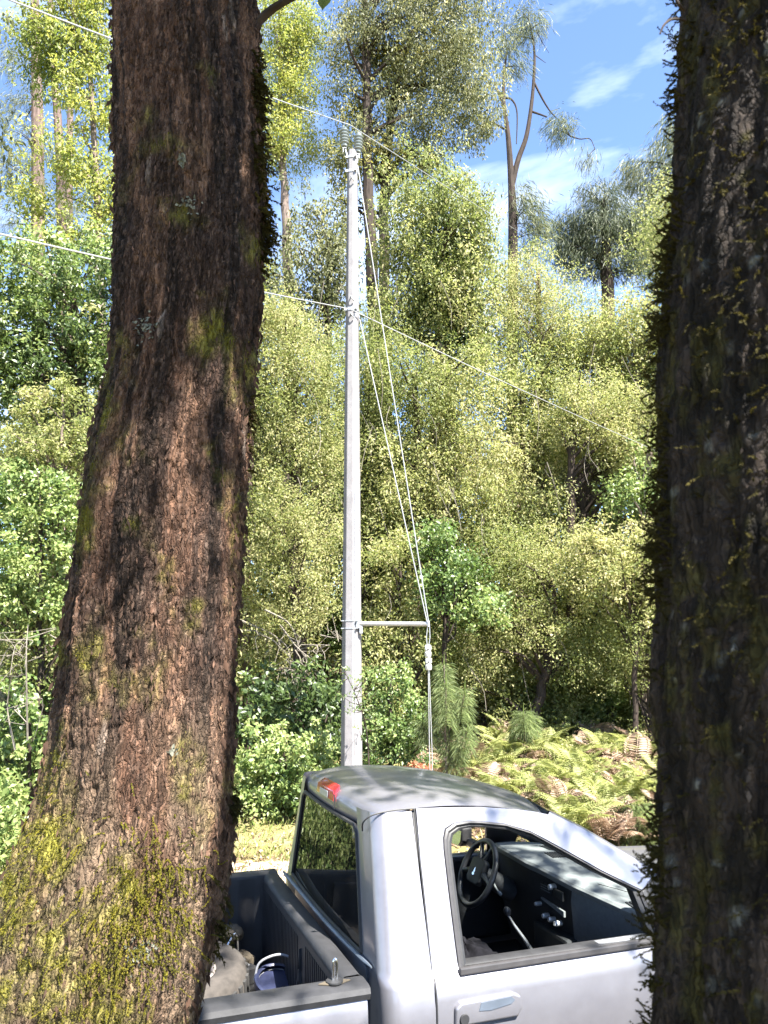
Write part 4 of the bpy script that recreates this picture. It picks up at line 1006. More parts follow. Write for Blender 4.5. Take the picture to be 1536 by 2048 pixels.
# loose bark flakes
pk = rg.choice(vis, 4200, p=None); pk = pk[(mf[pk] < .5) | (rg.random(len(pk)) < .25)]
n = len(pk); tang = np.stack([np.cos(tf[pk]), np.sin(tf[pk]), np.zeros(n)], 1)
d = unit(np.array([0, 0, -1.0]) + Nf[pk] * rg.uniform(.02, .30, n)[:, None] + tang * rg.normal(0, .22, n)[:, None])
Ls = rg.uniform(.007, .026, n); Ws = Ls * rg.uniform(.14, .34, n)
fg = leaf_geo(Pf[pk] + Nf[pk] * .003 + d * Ls[:, None] * .3 - off, d, unit(Nf[pk] + tang * rg.normal(0, .5, n)[:, None]), Ls, Ws, -.22, 0)
o = link_mesh('bark_flake', leaf_mesh('bark_flake', [(fg, np.clip(.30 + .22 * rg.normal(size=n) + .35 * (red.ravel()[pk] - .5) * 2, 0, 1))]), M['flake'], big); o['kind'] = 'stuff'
# shaggy flakes along both outlines
sil = np.where((np.abs(np.abs(tf) - 1.45) < .3) & (zf > 1.74) & (zf < 5.0))[0]
pk = rg.choice(sil, 1500); n = len(pk); tang = np.stack([np.cos(tf[pk]), np.sin(tf[pk]), np.zeros(n)], 1)
d = unit(np.array([0, 0, -1.0]) * rg.choice([1, 1, 1, -1], n)[:, None] + Nf[pk] * rg.uniform(.1, .55, n)[:, None])
Ls = rg.uniform(.010, .04, n)
fg = leaf_geo(Pf[pk] + Nf[pk] * .003 + d * Ls[:, None] * .3 - off, d, unit(tang + .4 * rdir(rg, n)), Ls, Ls * rg.uniform(.2, .45, n), .1, 0)
o = link_mesh('bark_flake', leaf_mesh('bark_flake', [(fg, rg.uniform(0, .7, n))]), M['flake'], big); o['kind'] = 'stuff'
# moss: short pile, then long shoots in thick cushions
pm = mf[vis] ** 2.2; pk = rg.choice(vis, 16000, p=pm / pm.sum()); n = len(pk)
d = unit(Nf[pk] * .8 + rdir(rg, n) * .7 + [0, 0, .1]); Ls = rg.uniform(.0025, .0065, n)
short = (leaf_geo(Pf[pk] + d * Ls[:, None] * .4 - off, d, rdir(rg, n), Ls, Ls * .55, .1, 0), np.clip(.45 + .04 * rg.normal(size=n) + .7 * (mo.ravel()[pk] - .5), 0, 1))
def spots(lst, n, Y):
    out = []
    for (px, py, sx, sy, w_) in lst:
        k = int(n * w_); out.append(np.stack([rg.normal(px, sx, k), rg.normal(py, sy, k)], 1))
    return np.concatenate(out)
def on_trunk(px, Pg):
    """nearest front-side trunk vertex for each pixel position"""
    cam_z = np.array([0, 0, CAM_H]); nr, nc = Pg.shape[:2]
    q = Pg - cam_z; dpt = q[..., 1] * math.cos(PITCH) + q[..., 2] * math.sin(PITCH); u = -q[..., 1] * math.sin(PITCH) + q[..., 2] * math.cos(PITCH)
    X = 768 + FPX * q[..., 0] / dpt; Yp = 1024 - FPX * u / dpt
    lo, hi = int(nc * .18), int(nc * .82); row = np.median(Yp[:, lo:hi], axis=1); idx = []
    for x, y in px:
        i = int(np.argmin(np.abs(row - y))); j = lo + int(np.argmin(np.abs(X[i, lo:hi] - x))); idx.append(i * nc + j)
    return np.array(idx)
sp = spots([(290, 1790, 55, 75, .36), (250, 1860, 80, 80, .22), (330, 1900, 40, 60, .12), (110, 1680, 40, 40, .05), (60, 1850, 50, 70, .04), (200, 1950, 70, 50, .06), (345, 1730, 30, 30, .05)], 620, YL)
pk = on_trunk(sp, P); n = len(pk)
ln = rg.uniform(.012, .036, n); curl = np.array([0, 0, -.7]) + rg.normal(0, .45, (n, 3))
long_ = strands(rg, Pf[pk] - off, unit(Nf[pk] + rdir(rg, n) * .5), ln, curl, 8, 5, .0058, .0024, .5, .30)
o = link_mesh('moss', leaf_mesh('moss', [short, long_]), M['moss'], big); o['kind'] = 'stuff'
# dark epiphytes and moss on the right-hand side of the upper trunk
sp = spots([(512, 120, 5, 35, .30), (515, 280, 6, 50, .16), (527, 400, 5, 35, .28), (470, 1640, 10, 20, .05), (505, 820, 5, 40, .05), (440, 1900, 14, 60, .06)], 300, YL)
pk = on_trunk(sp, P); n = len(pk); ln = rg.uniform(.012, .042, n)
curl = np.array([0, 0, -.8]) + rg.normal(0, .3, (n, 3))
o = link_mesh('epiphyte', leaf_mesh('epiphyte', [strands(rg, Pf[pk] - off, unit(Nf[pk] + rdir(rg, n) * .35), ln, curl, 6, 4, .016, .0055, .45, .2)]), M['moss_dark'], big); o['kind'] = 'stuff'
# pale lichen rosettes
sp = spots([(365, 345, 4, 6, .2), (290, 665, 12, 14, .25), (380, 420, 10, 14, .15), (345, 1500, 5, 5, .1), (280, 1900, 14, 16, .3)], 240, YL)
pk = on_trunk(sp, P); n = len(pk); d = unit(Nf[pk] * .3 + rdir(rg, n) * .8)
o = link_mesh('lichen', leaf_mesh('lichen', [(leaf_geo(Pf[pk] + Nf[pk] * .004 - off, d, unit(Nf[pk] + rdir(rg, n) * .5), rg.uniform(.006, .016, n), rg.uniform(.004, .01, n), .1, 0), rg.random(n))]), M['lichen'], big); o['kind'] = 'stuff'
# the knob and the branch stub
w = MB(); bpth = cr([at(490, 70, 2.2), at(512, 48, 2.2), at(540, 22, 2.18), at(575, 0, 2.14), at(640, -30, 2.1), at(760, -90, 2.0), at(900, -200, 1.8)], 26)
w.tube(bpth - off, np.interp(np.arange(26), [0, 4, 12, 25], [.030, .016, .012, .006]), 8); w.build('branch', M['wood_dark'], big, smooth=True)
lf = MB(); tip = at(645, 22, 2.05); r0 = at(655, -16, 2.05)
sx = np.linspace(-1, 1, 9); tt = np.linspace(0, 1, 12)
LG = np.array([[r0 + (tip - r0) * t + np.array([.022 * math.sin(math.pi * min(1, t * .9 + .1)) ** .8 * u, -.006 * abs(u) * 2, .004 * math.sin(6 * t)]) for u in sx] for t in tt])
lf.grid(LG - off); lo_ = lf.build('leaf', M['yellow'], big, smooth=True)

# the dark trunk at the right edge
YR = 1.0
edgesR = [(-2500, 1409, 1840), (-400, 1389, 1930), (0, 1387, 1960), (200, 1383, 1965), (350, 1375, 1970), (500, 1363, 1980), (600, 1351, 1990), (750, 1347, 2000), (900, 1343, 2005), (1100, 1333, 2010), (1250, 1323, 2016), (1400, 1321, 2020),
          (1460, 1333, 2030), (1600, 1339, 2035), (1750, 1345, 2040), (1850, 1337, 2045), (1950, 1331, 2050), (2048, 1327, 2060), (2300, 1289, 2120), (2700, 1189, 2260), (3200, 1069, 2400)]
zR = np.concatenate([np.linspace(.95, 2.26, 90, endpoint=False), np.linspace(2.26, 3.85, 460, endpoint=False), np.linspace(3.85, 9.0, 90)])
P2_, N2, s2, Z2, T2, f2_ = trunk_surface(edgesR, YR, zR, 180, 77, .85)
tone = fbm(s2 / .05, Z2 / .09, 81, 4); li = fbm(s2 / .018, Z2 / .04, 82, 3)
c = np.ones(P2_.shape) * np.array([.032, .024, .019])
c = mixc(c, [.014, .011, .008], sstep(.48, .62, tone))
c = mixc(c, [.045, .040, .010], sstep(.55, .70, fbm(s2 / .03, Z2 / .05, 83, 4)) * .8)
c = mixc(c, [.17, .175, .155], sstep(.76, .84, li) * .6)
c *= .80 * (.7 + .6 * f2_['gid'])[..., None]
dark = empty('dark_mossy_tree', (float(P2_[0, :, 0].mean()), YR, 1.0), 'dark trunk at the right edge, bristling with moss shoots, nearest the camera', 'tree')
off2 = np.array(dark.location)
nr, nc = T2.shape
link_mesh('trunk', np_mesh('trunk', P2_.reshape(-1, 3) - off2, grid_faces(nr, nc), True, cols=c.reshape(-1, 3)), M['bark_dark'], dark)
Pf, Nf, zf, tf = P2_.reshape(-1, 3), N2.reshape(-1, 3), Z2.ravel(), T2.ravel()
vis = np.where((tf > -2.3) & (tf < .6) & (zf > 2.26) & (zf < 3.85))[0]
pw = sstep(.40, .62, fbm(s2 / .035, Z2 / .05, 85, 3)).ravel()[vis] + .05
pk = rg.choice(vis, 1500, p=pw / pw.sum()); n = len(pk)
parts = [strands(rg, Pf[pk] - off2, unit(Nf[pk] + rdir(rg, n) * .5), rg.uniform(.006, .022, n), np.array([0, 0, -.4]) + rg.normal(0, .5, (n, 3)), 8, 2, .0065, .0024, .40, .2)]
sil = np.where((np.abs(tf + 1.80) < .32) & (zf > 2.26) & (zf < 3.85))[0]
pw = sstep(.42, .6, fbm(zf[sil] * 9, zf[sil] * 0 + 3, 86, 3)) + .10
pk = rg.choice(sil, 680, p=pw / pw.sum()); n = len(pk)
up_ = np.where(rg.random(n) < .5, .9, -.6)
parts.append(strands(rg, Pf[pk] - off2, unit(Nf[pk] + rdir(rg, n) * .3), rg.uniform(.006, .028, n), np.stack([rg.normal(0, .2, n), rg.normal(0, .2, n), up_ * rg.uniform(.2, 1, n)], 1), 12, 4, .0050, .0019, .55, .2))
o = link_mesh('moss', leaf_mesh('moss', parts), M['moss_dark'], dark); o['kind'] = 'stuff'
pk = rg.choice(vis, 500); n = len(pk); tang = np.stack([np.cos(tf[pk]), np.sin(tf[pk]), np.zeros(n)], 1)
d = unit(np.array([0, 0, -1.0]) + Nf[pk] * rg.uniform(.0, .3, n)[:, None] + tang * rg.normal(0, .3, n)[:, None]); Ls = rg.uniform(.004, .014, n)
o = link_mesh('bark_flake', leaf_mesh('bark_flake', [(leaf_geo(Pf[pk] + Nf[pk] * .002 + d * Ls[:, None] * .3 - off2, d, unit(Nf[pk] + tang * rg.normal(0, .5, n)[:, None]), Ls, Ls * rg.uniform(.3, .6, n), -.15, 0), rg.random(n))]), M['flake_dark'], dark); o['kind'] = 'stuff'
# a curling dead stalk near the top of its outline
w = MB(); w.tube(cr([at(1372, 40, .98), at(1345, 38, .97), at(1328, 50, .96), at(1320, 68, .96)], 12) - off2, np.linspace(.0022, .0014, 12), 6)
w.tube(cr([at(1368, 20, .98), at(1355, 5, .97), at(1352, -6, .97)], 8) - off2, np.linspace(.003, .002, 8), 6)
w.build('stalk', M['wood_dark'], dark, smooth=True)

# crowns of both trees, overhead and unseen, clumps placed to dapple trunk and truck with shade
def canopy(root, off, trunk_top, seed, pts, per=46, L=.12, W=.055):
    rg = np.random.default_rng(seed); w = MB(); pts = np.array(pts)
    for i, e in enumerate(pts):
        if i % 5 == 0 and lets_through(e):
            s0 = trunk_top + np.array([0, 0, -rg.uniform(0, 2.0)]); mid = (s0 + e) / 2 + [0, 0, .3]
            q8 = cr([s0, mid, e], 8)
            if all(lets_through(q_) for q_ in q8): w.tube(q8 - off, np.linspace(.05, .012, 8), 6, False)
    w.build('limb', M['wood_dark'], root, smooth=True)
    link_mesh('crown', leaf_mesh('crown', [leaf_clumps(rg, pts - off, rg.uniform(.30, .55, len(pts)), per, L, W, rg.uniform(.2, .8, len(pts)))]), M['green'], root)
rg = np.random.default_rng(19)
sd = np.array(sun_dir)
def overhead(x, y, z, h): return np.array([x, y, z]) + sd * ((h - z) / sd[2])
shade = []          # (ground target, spread, number): what these clumps keep in shade
for (tx, ty, tz, sp_, k) in [(-.6, 2.0, 3.5, .30, 22), (-.6, 2.0, 4.3, .35, 24), (-.6, 2.0, 5.0, .5, 20), (-.65, 2.0, 2.95, .25, 30), (-.6, 2.0, 3.3, .25, 30), (.5, .85, 2.4, .35, 36), (.5, .85, 3.0, .35, 36), (.5, .85, 3.7, .4, 34),
                             (.3, 4.3, 2.0, .5, 12), (.9, 4.6, 2.0, .45, 10), (1.3, 4.0, 1.6, .4, 14), (.2, 3.5, 1.5, .35, 6), (-.2, 4.8, 1.9, .45, 8), (.5, 5.0, 2.0, .4, 4), (-.8, 4.6, 1.0, .4, 9), (.7, 3.6, 1.2, .4, 5)]:
    for _ in range(k):
        h = rg.uniform(7.0, 9.4); q = overhead(tx + rg.normal(0, sp_), ty + rg.normal(0, sp_), tz + rg.normal(0, sp_ * .5), h); shade.append(q)
for _ in range(70): shade.append(np.array([rg.uniform(-4, 6), rg.uniform(-6, 1.0), rg.uniform(7.2, 9.6)]))
# places kept sunlit by leaving clumps out: (point, clear radius)
lit = [(np.array(p_), r_) for p_, r_ in [((-.45, 1.95, 1.9), .78), ((-.55, 1.95, 2.2), .78), ((-.6, 1.95, 2.5), .56), ((-.8, 1.98, 2.0), .72), ((-.75, 1.98, 2.4), .6), ((-.40, 2.0, 2.85), .16), ((.55, 3.6, 1.2), .65), ((.15, 3.45, 1.7), .6), ((-.5, 4.3, 1.0), .4), ((.9, 3.75, 1.25), .5)]]
def lets_through(q):
    return all(np.linalg.norm(np.cross(q - p_, sd)) > r_ + rg.uniform(-.12, .12) for p_, r_ in lit)
shade = [q for q in shade if lets_through(q)]
shade = [q for q in shade if q[2] - CAM_H > 1.12 * max(q[1] + .6, .1) or q[1] < -.5]
lt = np.array([P[-1, :, 0].mean(), YL, 8.4]); rt = np.array([P2_[-1, :, 0].mean(), YR, 8.8])
canopy(big, off, lt, 1, [q for q in shade if q[0] < 1.3])
canopy(dark, off2, rt, 2, [q for q in shade if q[0] >= 1.3])

# ------------------------------------------------------------------ pickup truck
def paint_mat():
    m, nt, out = new_mat('silver_paint')
    n = noise_node(nt, 3.0, 6, .65); n2 = noise_node(nt, 40, 5, .7)
    r = ramp(nt, [(.3, (.195, .191, .213)), (.7, (.25, .246, .268))]); nt.links.new(n.outputs['Fac'], r.inputs['Fac'])
    b = principled(nt, Metallic=.62, Roughness=.38); b.inputs['Coat Weight'].default_value = .5; b.inputs['Coat Roughness'].default_value = .12
    rr = nt.nodes.new('ShaderNodeMapRange'); rr.inputs['To Min'].default_value = .30; rr.inputs['To Max'].default_value = .50
    nt.links.new(n2.outputs['Fac'], rr.inputs['Value']); nt.links.new(rr.outputs[0], b.inputs['Roughness'])
    nt.links.new(r.outputs['Color'], b.inputs['Base Color']); nt.links.new(b.outputs[0], out.inputs['Surface'])
    return m
def glass_mat(name, tint, base_mix):
    m, nt, out = new_mat(name)
    fr = nt.nodes.new('ShaderNodeFresnel'); fr.inputs['IOR'].default_value = 1.52
    tr = nt.nodes.new('ShaderNodeBsdfTransparent'); tr.inputs['Color'].default_value = (*tint, 1)
    gl = nt.nodes.new('ShaderNodeBsdfGlossy'); gl.inputs['Roughness'].default_value = .015
    n = noise_node(nt, 5, 5, .6); mr = nt.nodes.new('ShaderNodeMapRange'); mr.inputs['To Min'].default_value = .0; mr.inputs['To Max'].default_value = base_mix
    nt.links.new(n.outputs['Fac'], mr.inputs['Value'])
    df = nt.nodes.new('ShaderNodeBsdfDiffuse'); df.inputs['Color'].default_value = (.35, .33, .30, 1)      # dust film
    m0 = nt.nodes.new('ShaderNodeMixShader'); nt.links.new(mr.outputs[0], m0.inputs['Fac']); nt.links.new(tr.outputs[0], m0.inputs[1]); nt.links.new(df.outputs[0], m0.inputs[2])
    m1 = nt.nodes.new('ShaderNodeMixShader'); nt.links.new(fr.outputs[0], m1.inputs['Fac']); nt.links.new(m0.outputs[0], m1.inputs[1]); nt.links.new(gl.outputs[0], m1.inputs[2])
    nt.links.new(m1.outputs[0], out.inputs['Surface'])
    return m
M['paint'] = paint_mat()
M['glass'] = glass_mat('windshield_glass', (.86, .92, .90), .06)
M['tint'] = glass_mat('tinted_glass', (.10, .11, .115), .05)
M['liner'] = plain('bed_liner_plastic', (.015, .015, .017), .55, vary=.35, scale=8, bumps=.15)
M['cap'] = plain('rail_cap_plastic', (.022, .022, .024), .65, vary=.3, scale=14, bumps=.15)
M['rubber'] = plain('black_rubber', (.018, .018, .019), .6, vary=.3, scale=20)
M['trim'] = plain('grey_window_trim', (.040, .038, .039), .5, vary=.15, scale=20)
M['under'] = plain('dark_blue_grey_panel', (.10, .12, .15), .45, metal=.3, vary=.2, scale=6)
M['chrome'] = plain('bright_metal', (.75, .75, .76), .22, metal=1.0, vary=.08, scale=30)
M['steel'] = plain('dull_steel', (.42, .43, .45), .45, metal=.7, vary=.2, scale=20)
M['inner'] = plain('dark_interior_plastic', (.022, .023, .026), .6, vary=.2, scale=30, bumps=.05)
M['seat'] = plain('charcoal_seat_cloth', (.018, .019, .023), .9, vary=.3, scale=60, bumps=.3, spec=.2)
M['dash'] = plain('grey_dashboard', (.19, .20, .205), .65, vary=.12, scale=40, bumps=.05)
M['dash_lo'] = plain('grey_glovebox', (.13, .14, .148), .6, vary=.12, scale=40, bumps=.05)
M['wheel_rim'] = plain('steering_leather', (.030, .031, .036), .38, vary=.2, scale=60, bumps=.1)
M['liner_grey'] = plain('grey_headliner', (.22, .22, .22), .9, vary=.1, scale=50)
M['red'] = plain('red_lens', (.42, .02, .025), .18, vary=.15, scale=20, coat=.6)
M['tyre'] = plain('dusty_tyre', (.042, .036, .031), .9, vary=.6, scale=9, bumps=.3)
M['tyre_dark'] = plain('tyre_rubber', (.03, .029, .028), .8, vary=.3, scale=12, bumps=.2)
M['rim'] = plain('steel_rim', (.33, .29, .27), .5, metal=.4, vary=.35, scale=10)
M['blue'] = plain('blue_plastic', (.018, .022, .05), .4, vary=.25, scale=20)
M['white'] = plain('white_plastic', (.22, .225, .24), .5, vary=.15, scale=14)
M['sand'] = plain('sandy_cloth', (.075, .06, .04), .9, vary=.25, scale=25)
M['jacket'] = plain('dark_jacket_cloth', (.007, .007, .009), .95, vary=.5, scale=30, bumps=.3, spec=.1)
M['skin'] = plain('knob_silver', (.7, .7, .72), .3, metal=.6, vary=.05)

truck = empty('pickup_truck', (TX, TY, 0), 'silver pickup truck with single cab and open bed, parked below the two trunks', 'truck', rz=YAW)
YC = .95
def ys(z): return np.interp(z, [.40, .6, .85, 1.05, 1.22, 1.33, 1.375, 1.40, 2.10], [.09, .05, .01, -.008, -.014, -.004, .016, .04, .292])
zc_x = [.03, .10, .20, .30, .45, .65, .80, .95, 1.05, 1.135, 1.20]; zc_z = [2.035, 2.062, 2.078, 2.086, 2.087, 2.072, 2.049, 2.016, 1.990, 1.962, 1.94]
def zc(x): return np.interp(x, zc_x, zc_z)
def mir(o, name=None):
    """the same part on the other side of the truck"""
    me = o.data.copy(); co = np.empty(len(me.vertices) * 3, dtype=np.float32); me.vertices.foreach_get('co', co)
    co = co.reshape(-1, 3); co[:, 1] = 2 * YC - co[:, 1]; me.vertices.foreach_set('co', co.ravel()); me.flip_normals(); me.update()
    c = link_mesh(name or o.name.split('.')[0], me, None, o.parent); return c

# --- side outlines in (x, z)
win = [(.392, 1.398), (.393, 1.50), (.397, 1.70), (.402, 1.85), (.408, 1.895), (.424, 1.930), (.470, 1.952), (.54, 1.957), (.603, 1.952), (.735, 1.932), (.864, 1.890), (.958, 1.838), (1.08, 1.770), (1.204, 1.700), (1.31, 1.648), (1.40, 1.605), (1.412, 1.598), (1.432, 1.50), (1.452, 1.394), (.90, 1.396)]
outer = [(.262, 1.376), (.268, 1.7), (.285, 2.030), (.46, 2.024), (.62, 2.016), (.785, 1.997), (.90, 1.980), (.985, 1.960), (1.147, 1.880), (1.321, 1.778), (1.52, 1.664), (1.66, 1.585), (1.70, 1.50), (1.66, 1.376), (.9, 1.376)]
def polar(poly, c, ang):
    P = np.array(poly) - c; n = len(P); out_ = np.zeros(len(ang))
    for k, a in enumerate(ang):
        d = np.array([math.cos(a), math.sin(a)]); best = 0
        for i in range(n):
            p, q = P[i], P[(i + 1) % n]; e = q - p
            den = d[0] * e[1] - d[1] * e[0]
            if abs(den) < 1e-12: continue
            t = (p[0] * e[1] - p[1] * e[0]) / den; u = (p[0] * d[1] - p[1] * d[0]) / den
            if t > 0 and -1e-6 <= u <= 1 + 1e-6: best = max(best, t)
        out_[k] = best
    return out_
cen = np.array([.86, 1.62])
ang = np.concatenate([np.linspace(-math.pi, math.pi, 150, endpoint=False), [math.atan2(p[1] - cen[1], p[0] - cen[0]) for p in win + outer]])
ang = np.unique(ang.round(5))
def loop(r): return cen + r[:, None] * np.stack([np.cos(ang), np.sin(ang)], 1)
ro, ri = polar(outer, cen, ang), polar(win, cen, ang)
door = MB()
rings = []
for f, dy in [(0, .012), (.0, .0), (.25, 0), (.5, 0), (.75, 0), (.93, .001), (1.0, .012), (1.0, .035)]:
    q = loop(ro * (1 - f) + ri * f); rings.append(np.stack([q[:, 0], ys(q[:, 1]) + dy, q[:, 1]], 1))
Rg = np.array(rings).transpose(1, 0, 2); door.grid(Rg, closed_u=True)
# lower skin
zz = np.array([.46, .6, .75, .9, 1.02, 1.12, 1.20, 1.26, 1.30, 1.33, 1.35, 1.365, 1.377]); xx = np.linspace(.262, 1.66, 40)
X_, Z_ = np.meshgrid(xx, zz, indexing='ij')
door.grid(np.stack([X_ - .012 * (1.377 - Z_) * (X_ < .3), ys(Z_), Z_], -1))
dro = door.build('door', M['paint'], truck, smooth=True, weld=True)
mir(dro)
# window surround: black rubber with a lighter grey lip
def ring(r0, r1, y0, y1, name, mat, parent):
    g_ = MB(); pts = []
    for f, dy in [(r0, y0), (r0, y0 - .010), ((r0 + r1) / 2, y0 - .014), (r1, y0 - .008), (r1, y1)]:
        q = loop(ri * f); pts.append(np.stack([q[:, 0], ys(q[:, 1]) + dy, q[:, 1]], 1))
    g_.grid(np.array(pts).transpose(1, 0, 2), closed_u=True)
    return g_.build(name, mat, parent, smooth=True)
ws = ring(1.012, .975, .004, .05, 'window_trim', M['trim'], dro)
wsd = ring(.977, .925, .016, .06, 'window_seal', M['rubber'], dro)
# belt weatherstrip and inner door ledge
w = MB(); w.box((.93, .022, 1.398), (1.10, .024, .030)); w.build('belt_moulding', M['trim'], dro, bevel=.006)
w = MB(); w.box((.93, .075, 1.405), (1.06, .05, .014)); w.build('belt_ledge', M['steel'], dro, bevel=.004)  # pale steel tone stands in for sun on the inner weatherstrip
w = MB(); w.box((.95, .11, 1.12), (1.30, .05, .55)); w.build('door_lining', M['inner'], dro, bevel=.01)
# mirror sail and passenger mirror
w = MB(); w.prism([(1.412, 1.600), (1.53, 1.655), (1.66, 1.585), (1.69, 1.50), (1.66, 1.392), (1.456, 1.392)], .0, .02, 'xz')
so = w.build('mirror_sail', M['rubber'], dro, bevel=.004)
for v in so.data.vertices: v.co.y += float(ys(v.co.z)) - .012
w = MB(); w.box((1.60, -.17, 1.50), (.10, .20, .20)); w.box((1.60, -.03, 1.42), (.06, .12, .05)); w.build('side_mirror', M['rubber'], truck, bevel=.03, seg=3, smooth=True)
# door handle
w = MB(); hx0, hx1, hz = .335, .655, 1.255
w.prism([(hx0, hz - .05), (hx0 + .004, hz + .02), (hx0 + .03, hz + .040), (hx1 - .04, hz + .046), (hx1 - .006, hz + .030), (hx1, hz - .02), (hx1 - .02, hz - .05)], -.030, .0, 'xz')
ho = w.build('door_handle', M['paint'], dro, bevel=.010, seg=3, smooth=True)
w = MB(); w.prism([(.445, 1.255), (.455, 1.285), (.60, 1.290), (.618, 1.275), (.60, 1.262), (.50, 1.250)], -.0325, -.028, 'xz'); w.build('grip_shade', M['under'], ho)  # dark raised plate, its colour standing in for shade inside the grip
w = MB(); w.lathe([(.0, -.004), (.020, -.004), (.022, .0), (.022, .01)], (.375, -.034, 1.232), (0, 1, 0), 16); w.build('key_lock', M['rubber'], ho, smooth=True)

# --- cab shell: corner, back wall and rear pillar, lofted over height
def section(z, n_arc=10):
    y0 = float(ys(z)); xb = .018 + .06 * max(0, z - 1.40); r = .085
    P = [(.262 - .004, y0), (.20, y0), (xb + r + .03, y0)]
    for a in np.linspace(0, math.pi / 2, n_arc): P.append((xb + r + .012 - r * math.sin(a), y0 + r - r * math.cos(a)))
    for y in np.linspace(y0 + r + .03, YC, 16):
        t = (YC - y) / .8; P.append((xb - .03 * (1 - t * t) + .012, y))
    return np.array([(p[0], p[1], z) for p in P])
def strip(z0, z1, nz, lo=None, hi=None):
    return np.array([section(z)[lo:hi] for z in np.linspace(z0, z1, nz)])
cab = MB()
cab.grid(strip(.46, 1.36, 12)); cab.grid(np.array([section(z)[:16] for z in list(np.linspace(1.36, 1.42, 5)) + list(np.linspace(1.46, 1.98, 12)) + [2.005, 2.02]]))
cab.grid(strip(1.36, 1.43, 3, 15, None)); 
cb = cab.build('cab_corner', M['paint'], truck, smooth=True, weld=True); mir(cb)
# pillar strip between corner and glass
def sec_pt(z, y):
    S = section(z)[3:]; i = np.argsort(S[:, 1]); return np.array([np.interp(y, S[i, 1], S[i, 0]), y, z])
def glass_y(z): return np.interp(z, [1.43, 1.50, 1.80, 1.90, 1.935], [.225, .23, .335, .40, .47])
pil = MB(); rows = []
for z in np.linspace(1.43, 1.935, 16):
    s15 = section(z)[15]; y1 = max(float(glass_y(z)), s15[1] + .01); rows.append([sec_pt(z, y) if k else s15 for k, y in enumerate(np.linspace(s15[1], y1, 6))])
pil.grid(np.array(rows)); pl_ = pil.build('rear_pillar', M['paint'], truck, smooth=True); mir(pl_)
gl = MB(); rows = []
for z in np.linspace(1.43, 1.935, 18):
    y0 = max(float(glass_y(z)), section(z)[15][1] + .01)
    rows.append([sec_pt(z, y) + [.004, 0, 0] for y in np.linspace(y0, YC, 14)] + [sec_pt(z, 2 * YC - y) * [1, 0, 1] + [.004, y, 0] for y in np.linspace(YC, 2 * YC - y0, 14)[1:]])
rows = np.array(rows)
rgl = MB().grid(rows).build('rear_window', M['tint'], truck, smooth=True)
edge = np.concatenate([rows[:, 0], rows[-1, 1:], rows[::-1, -1][1:], rows[0, ::-1][1:]])
MB().tube(edge - [.004, 0, 0], .011, 6, False).build('window_gasket', M['rubber'], rgl, smooth=True)
# ledge below the rear window
MB().tube([sec_pt(1.415, y) + [-.008, 0, 0] for y in np.linspace(.15, 1.75, 20)], [.004] + [.012] * 18 + [.004], 8).build('window_ledge', M['under'], truck, smooth=True)
MB().box((.03, YC, 1.15), (.03, 1.5, .5)).build('cab_back_panel', M['under'], truck)

# --- roof
roof = MB(); rows = []
prof = [(.052, 1.925, 1), (.040, 1.950, 1), (.034, 1.985, 1), (.036, 2.010, 1), (.048, 2.033, .9)] + [(x, None, 1) for x in (.07, .10, .15, .22, .30, .40, .50, .60, .70, .80, .90, .98, 1.05, 1.10, 1.135)]
ny = 41
for (x, z, q) in prof:
    row = []
    for t in np.linspace(-1, 1, ny):
        zcx = zc(x) if z is None else z
        half = .682
        drop = .034 * t * t + .020 * abs(t) ** 10
        bow = .05 * t * t * (1 if x < .12 else max(0, (.30 - x) / .18)) * (1 if x < .3 else 0)
        fore = -.13 * t * t * max(0, (x - .85) / .25) if x > .85 else 0
        dz = drop if z is None else drop * (.5 + .5 * (z - 1.925) / .1) * 1.0
        if z is not None and z < 1.99: dz = .02 * t * t * 0 + drop * .55
        yy = YC + t * (half - (0.0 if z is None else .10 * max(0, (2.02 - z) / .10) * abs(t) ** 3))
        row.append((x + bow + fore, yy, zcx - dz))
    rows.append(row)
ro_ = roof.grid(np.array(rows)).build('roof', M['paint'], truck, smooth=True)
# drip seam along the roof edge and the vertical door seam
for sgn in (0, 1):
    pth = np.array([(.040, .335, 1.935), (.030, .300, 1.975), (.050, .276, 2.005), (.10, .266, 2.022), (.18, .264, 2.030), (.272, .263, 2.031)]); 
    pth2 = np.array([(.272, .262, 2.031), (.266, .150, 1.72), (.262, .052, 1.42), (.261, .018, 1.38), (.259, -.004, 1.33), (.258, -.014, 1.22), (.256, -.004, 1.0), (.252, .04, .6)])
    for p_ in ((pth, pth2) if not sgn else (pth2,)):
        p_ = cr(p_, 40)
        if sgn: p_[:, 1] = 2 * YC - p_[:, 1]
        MB().tube(p_, .0038, 6).build('panel_seam', M['rubber'], truck, smooth=True)
rows = [[(.20, float(ys(z)) + .022, z), (.30, float(ys(z)) + .022, z)] for z in np.linspace(.5, 2.02, 20)]
bp1 = MB().grid(np.array(rows)).build('door_pillar', M['rubber'], truck, smooth=True); mir(bp1)
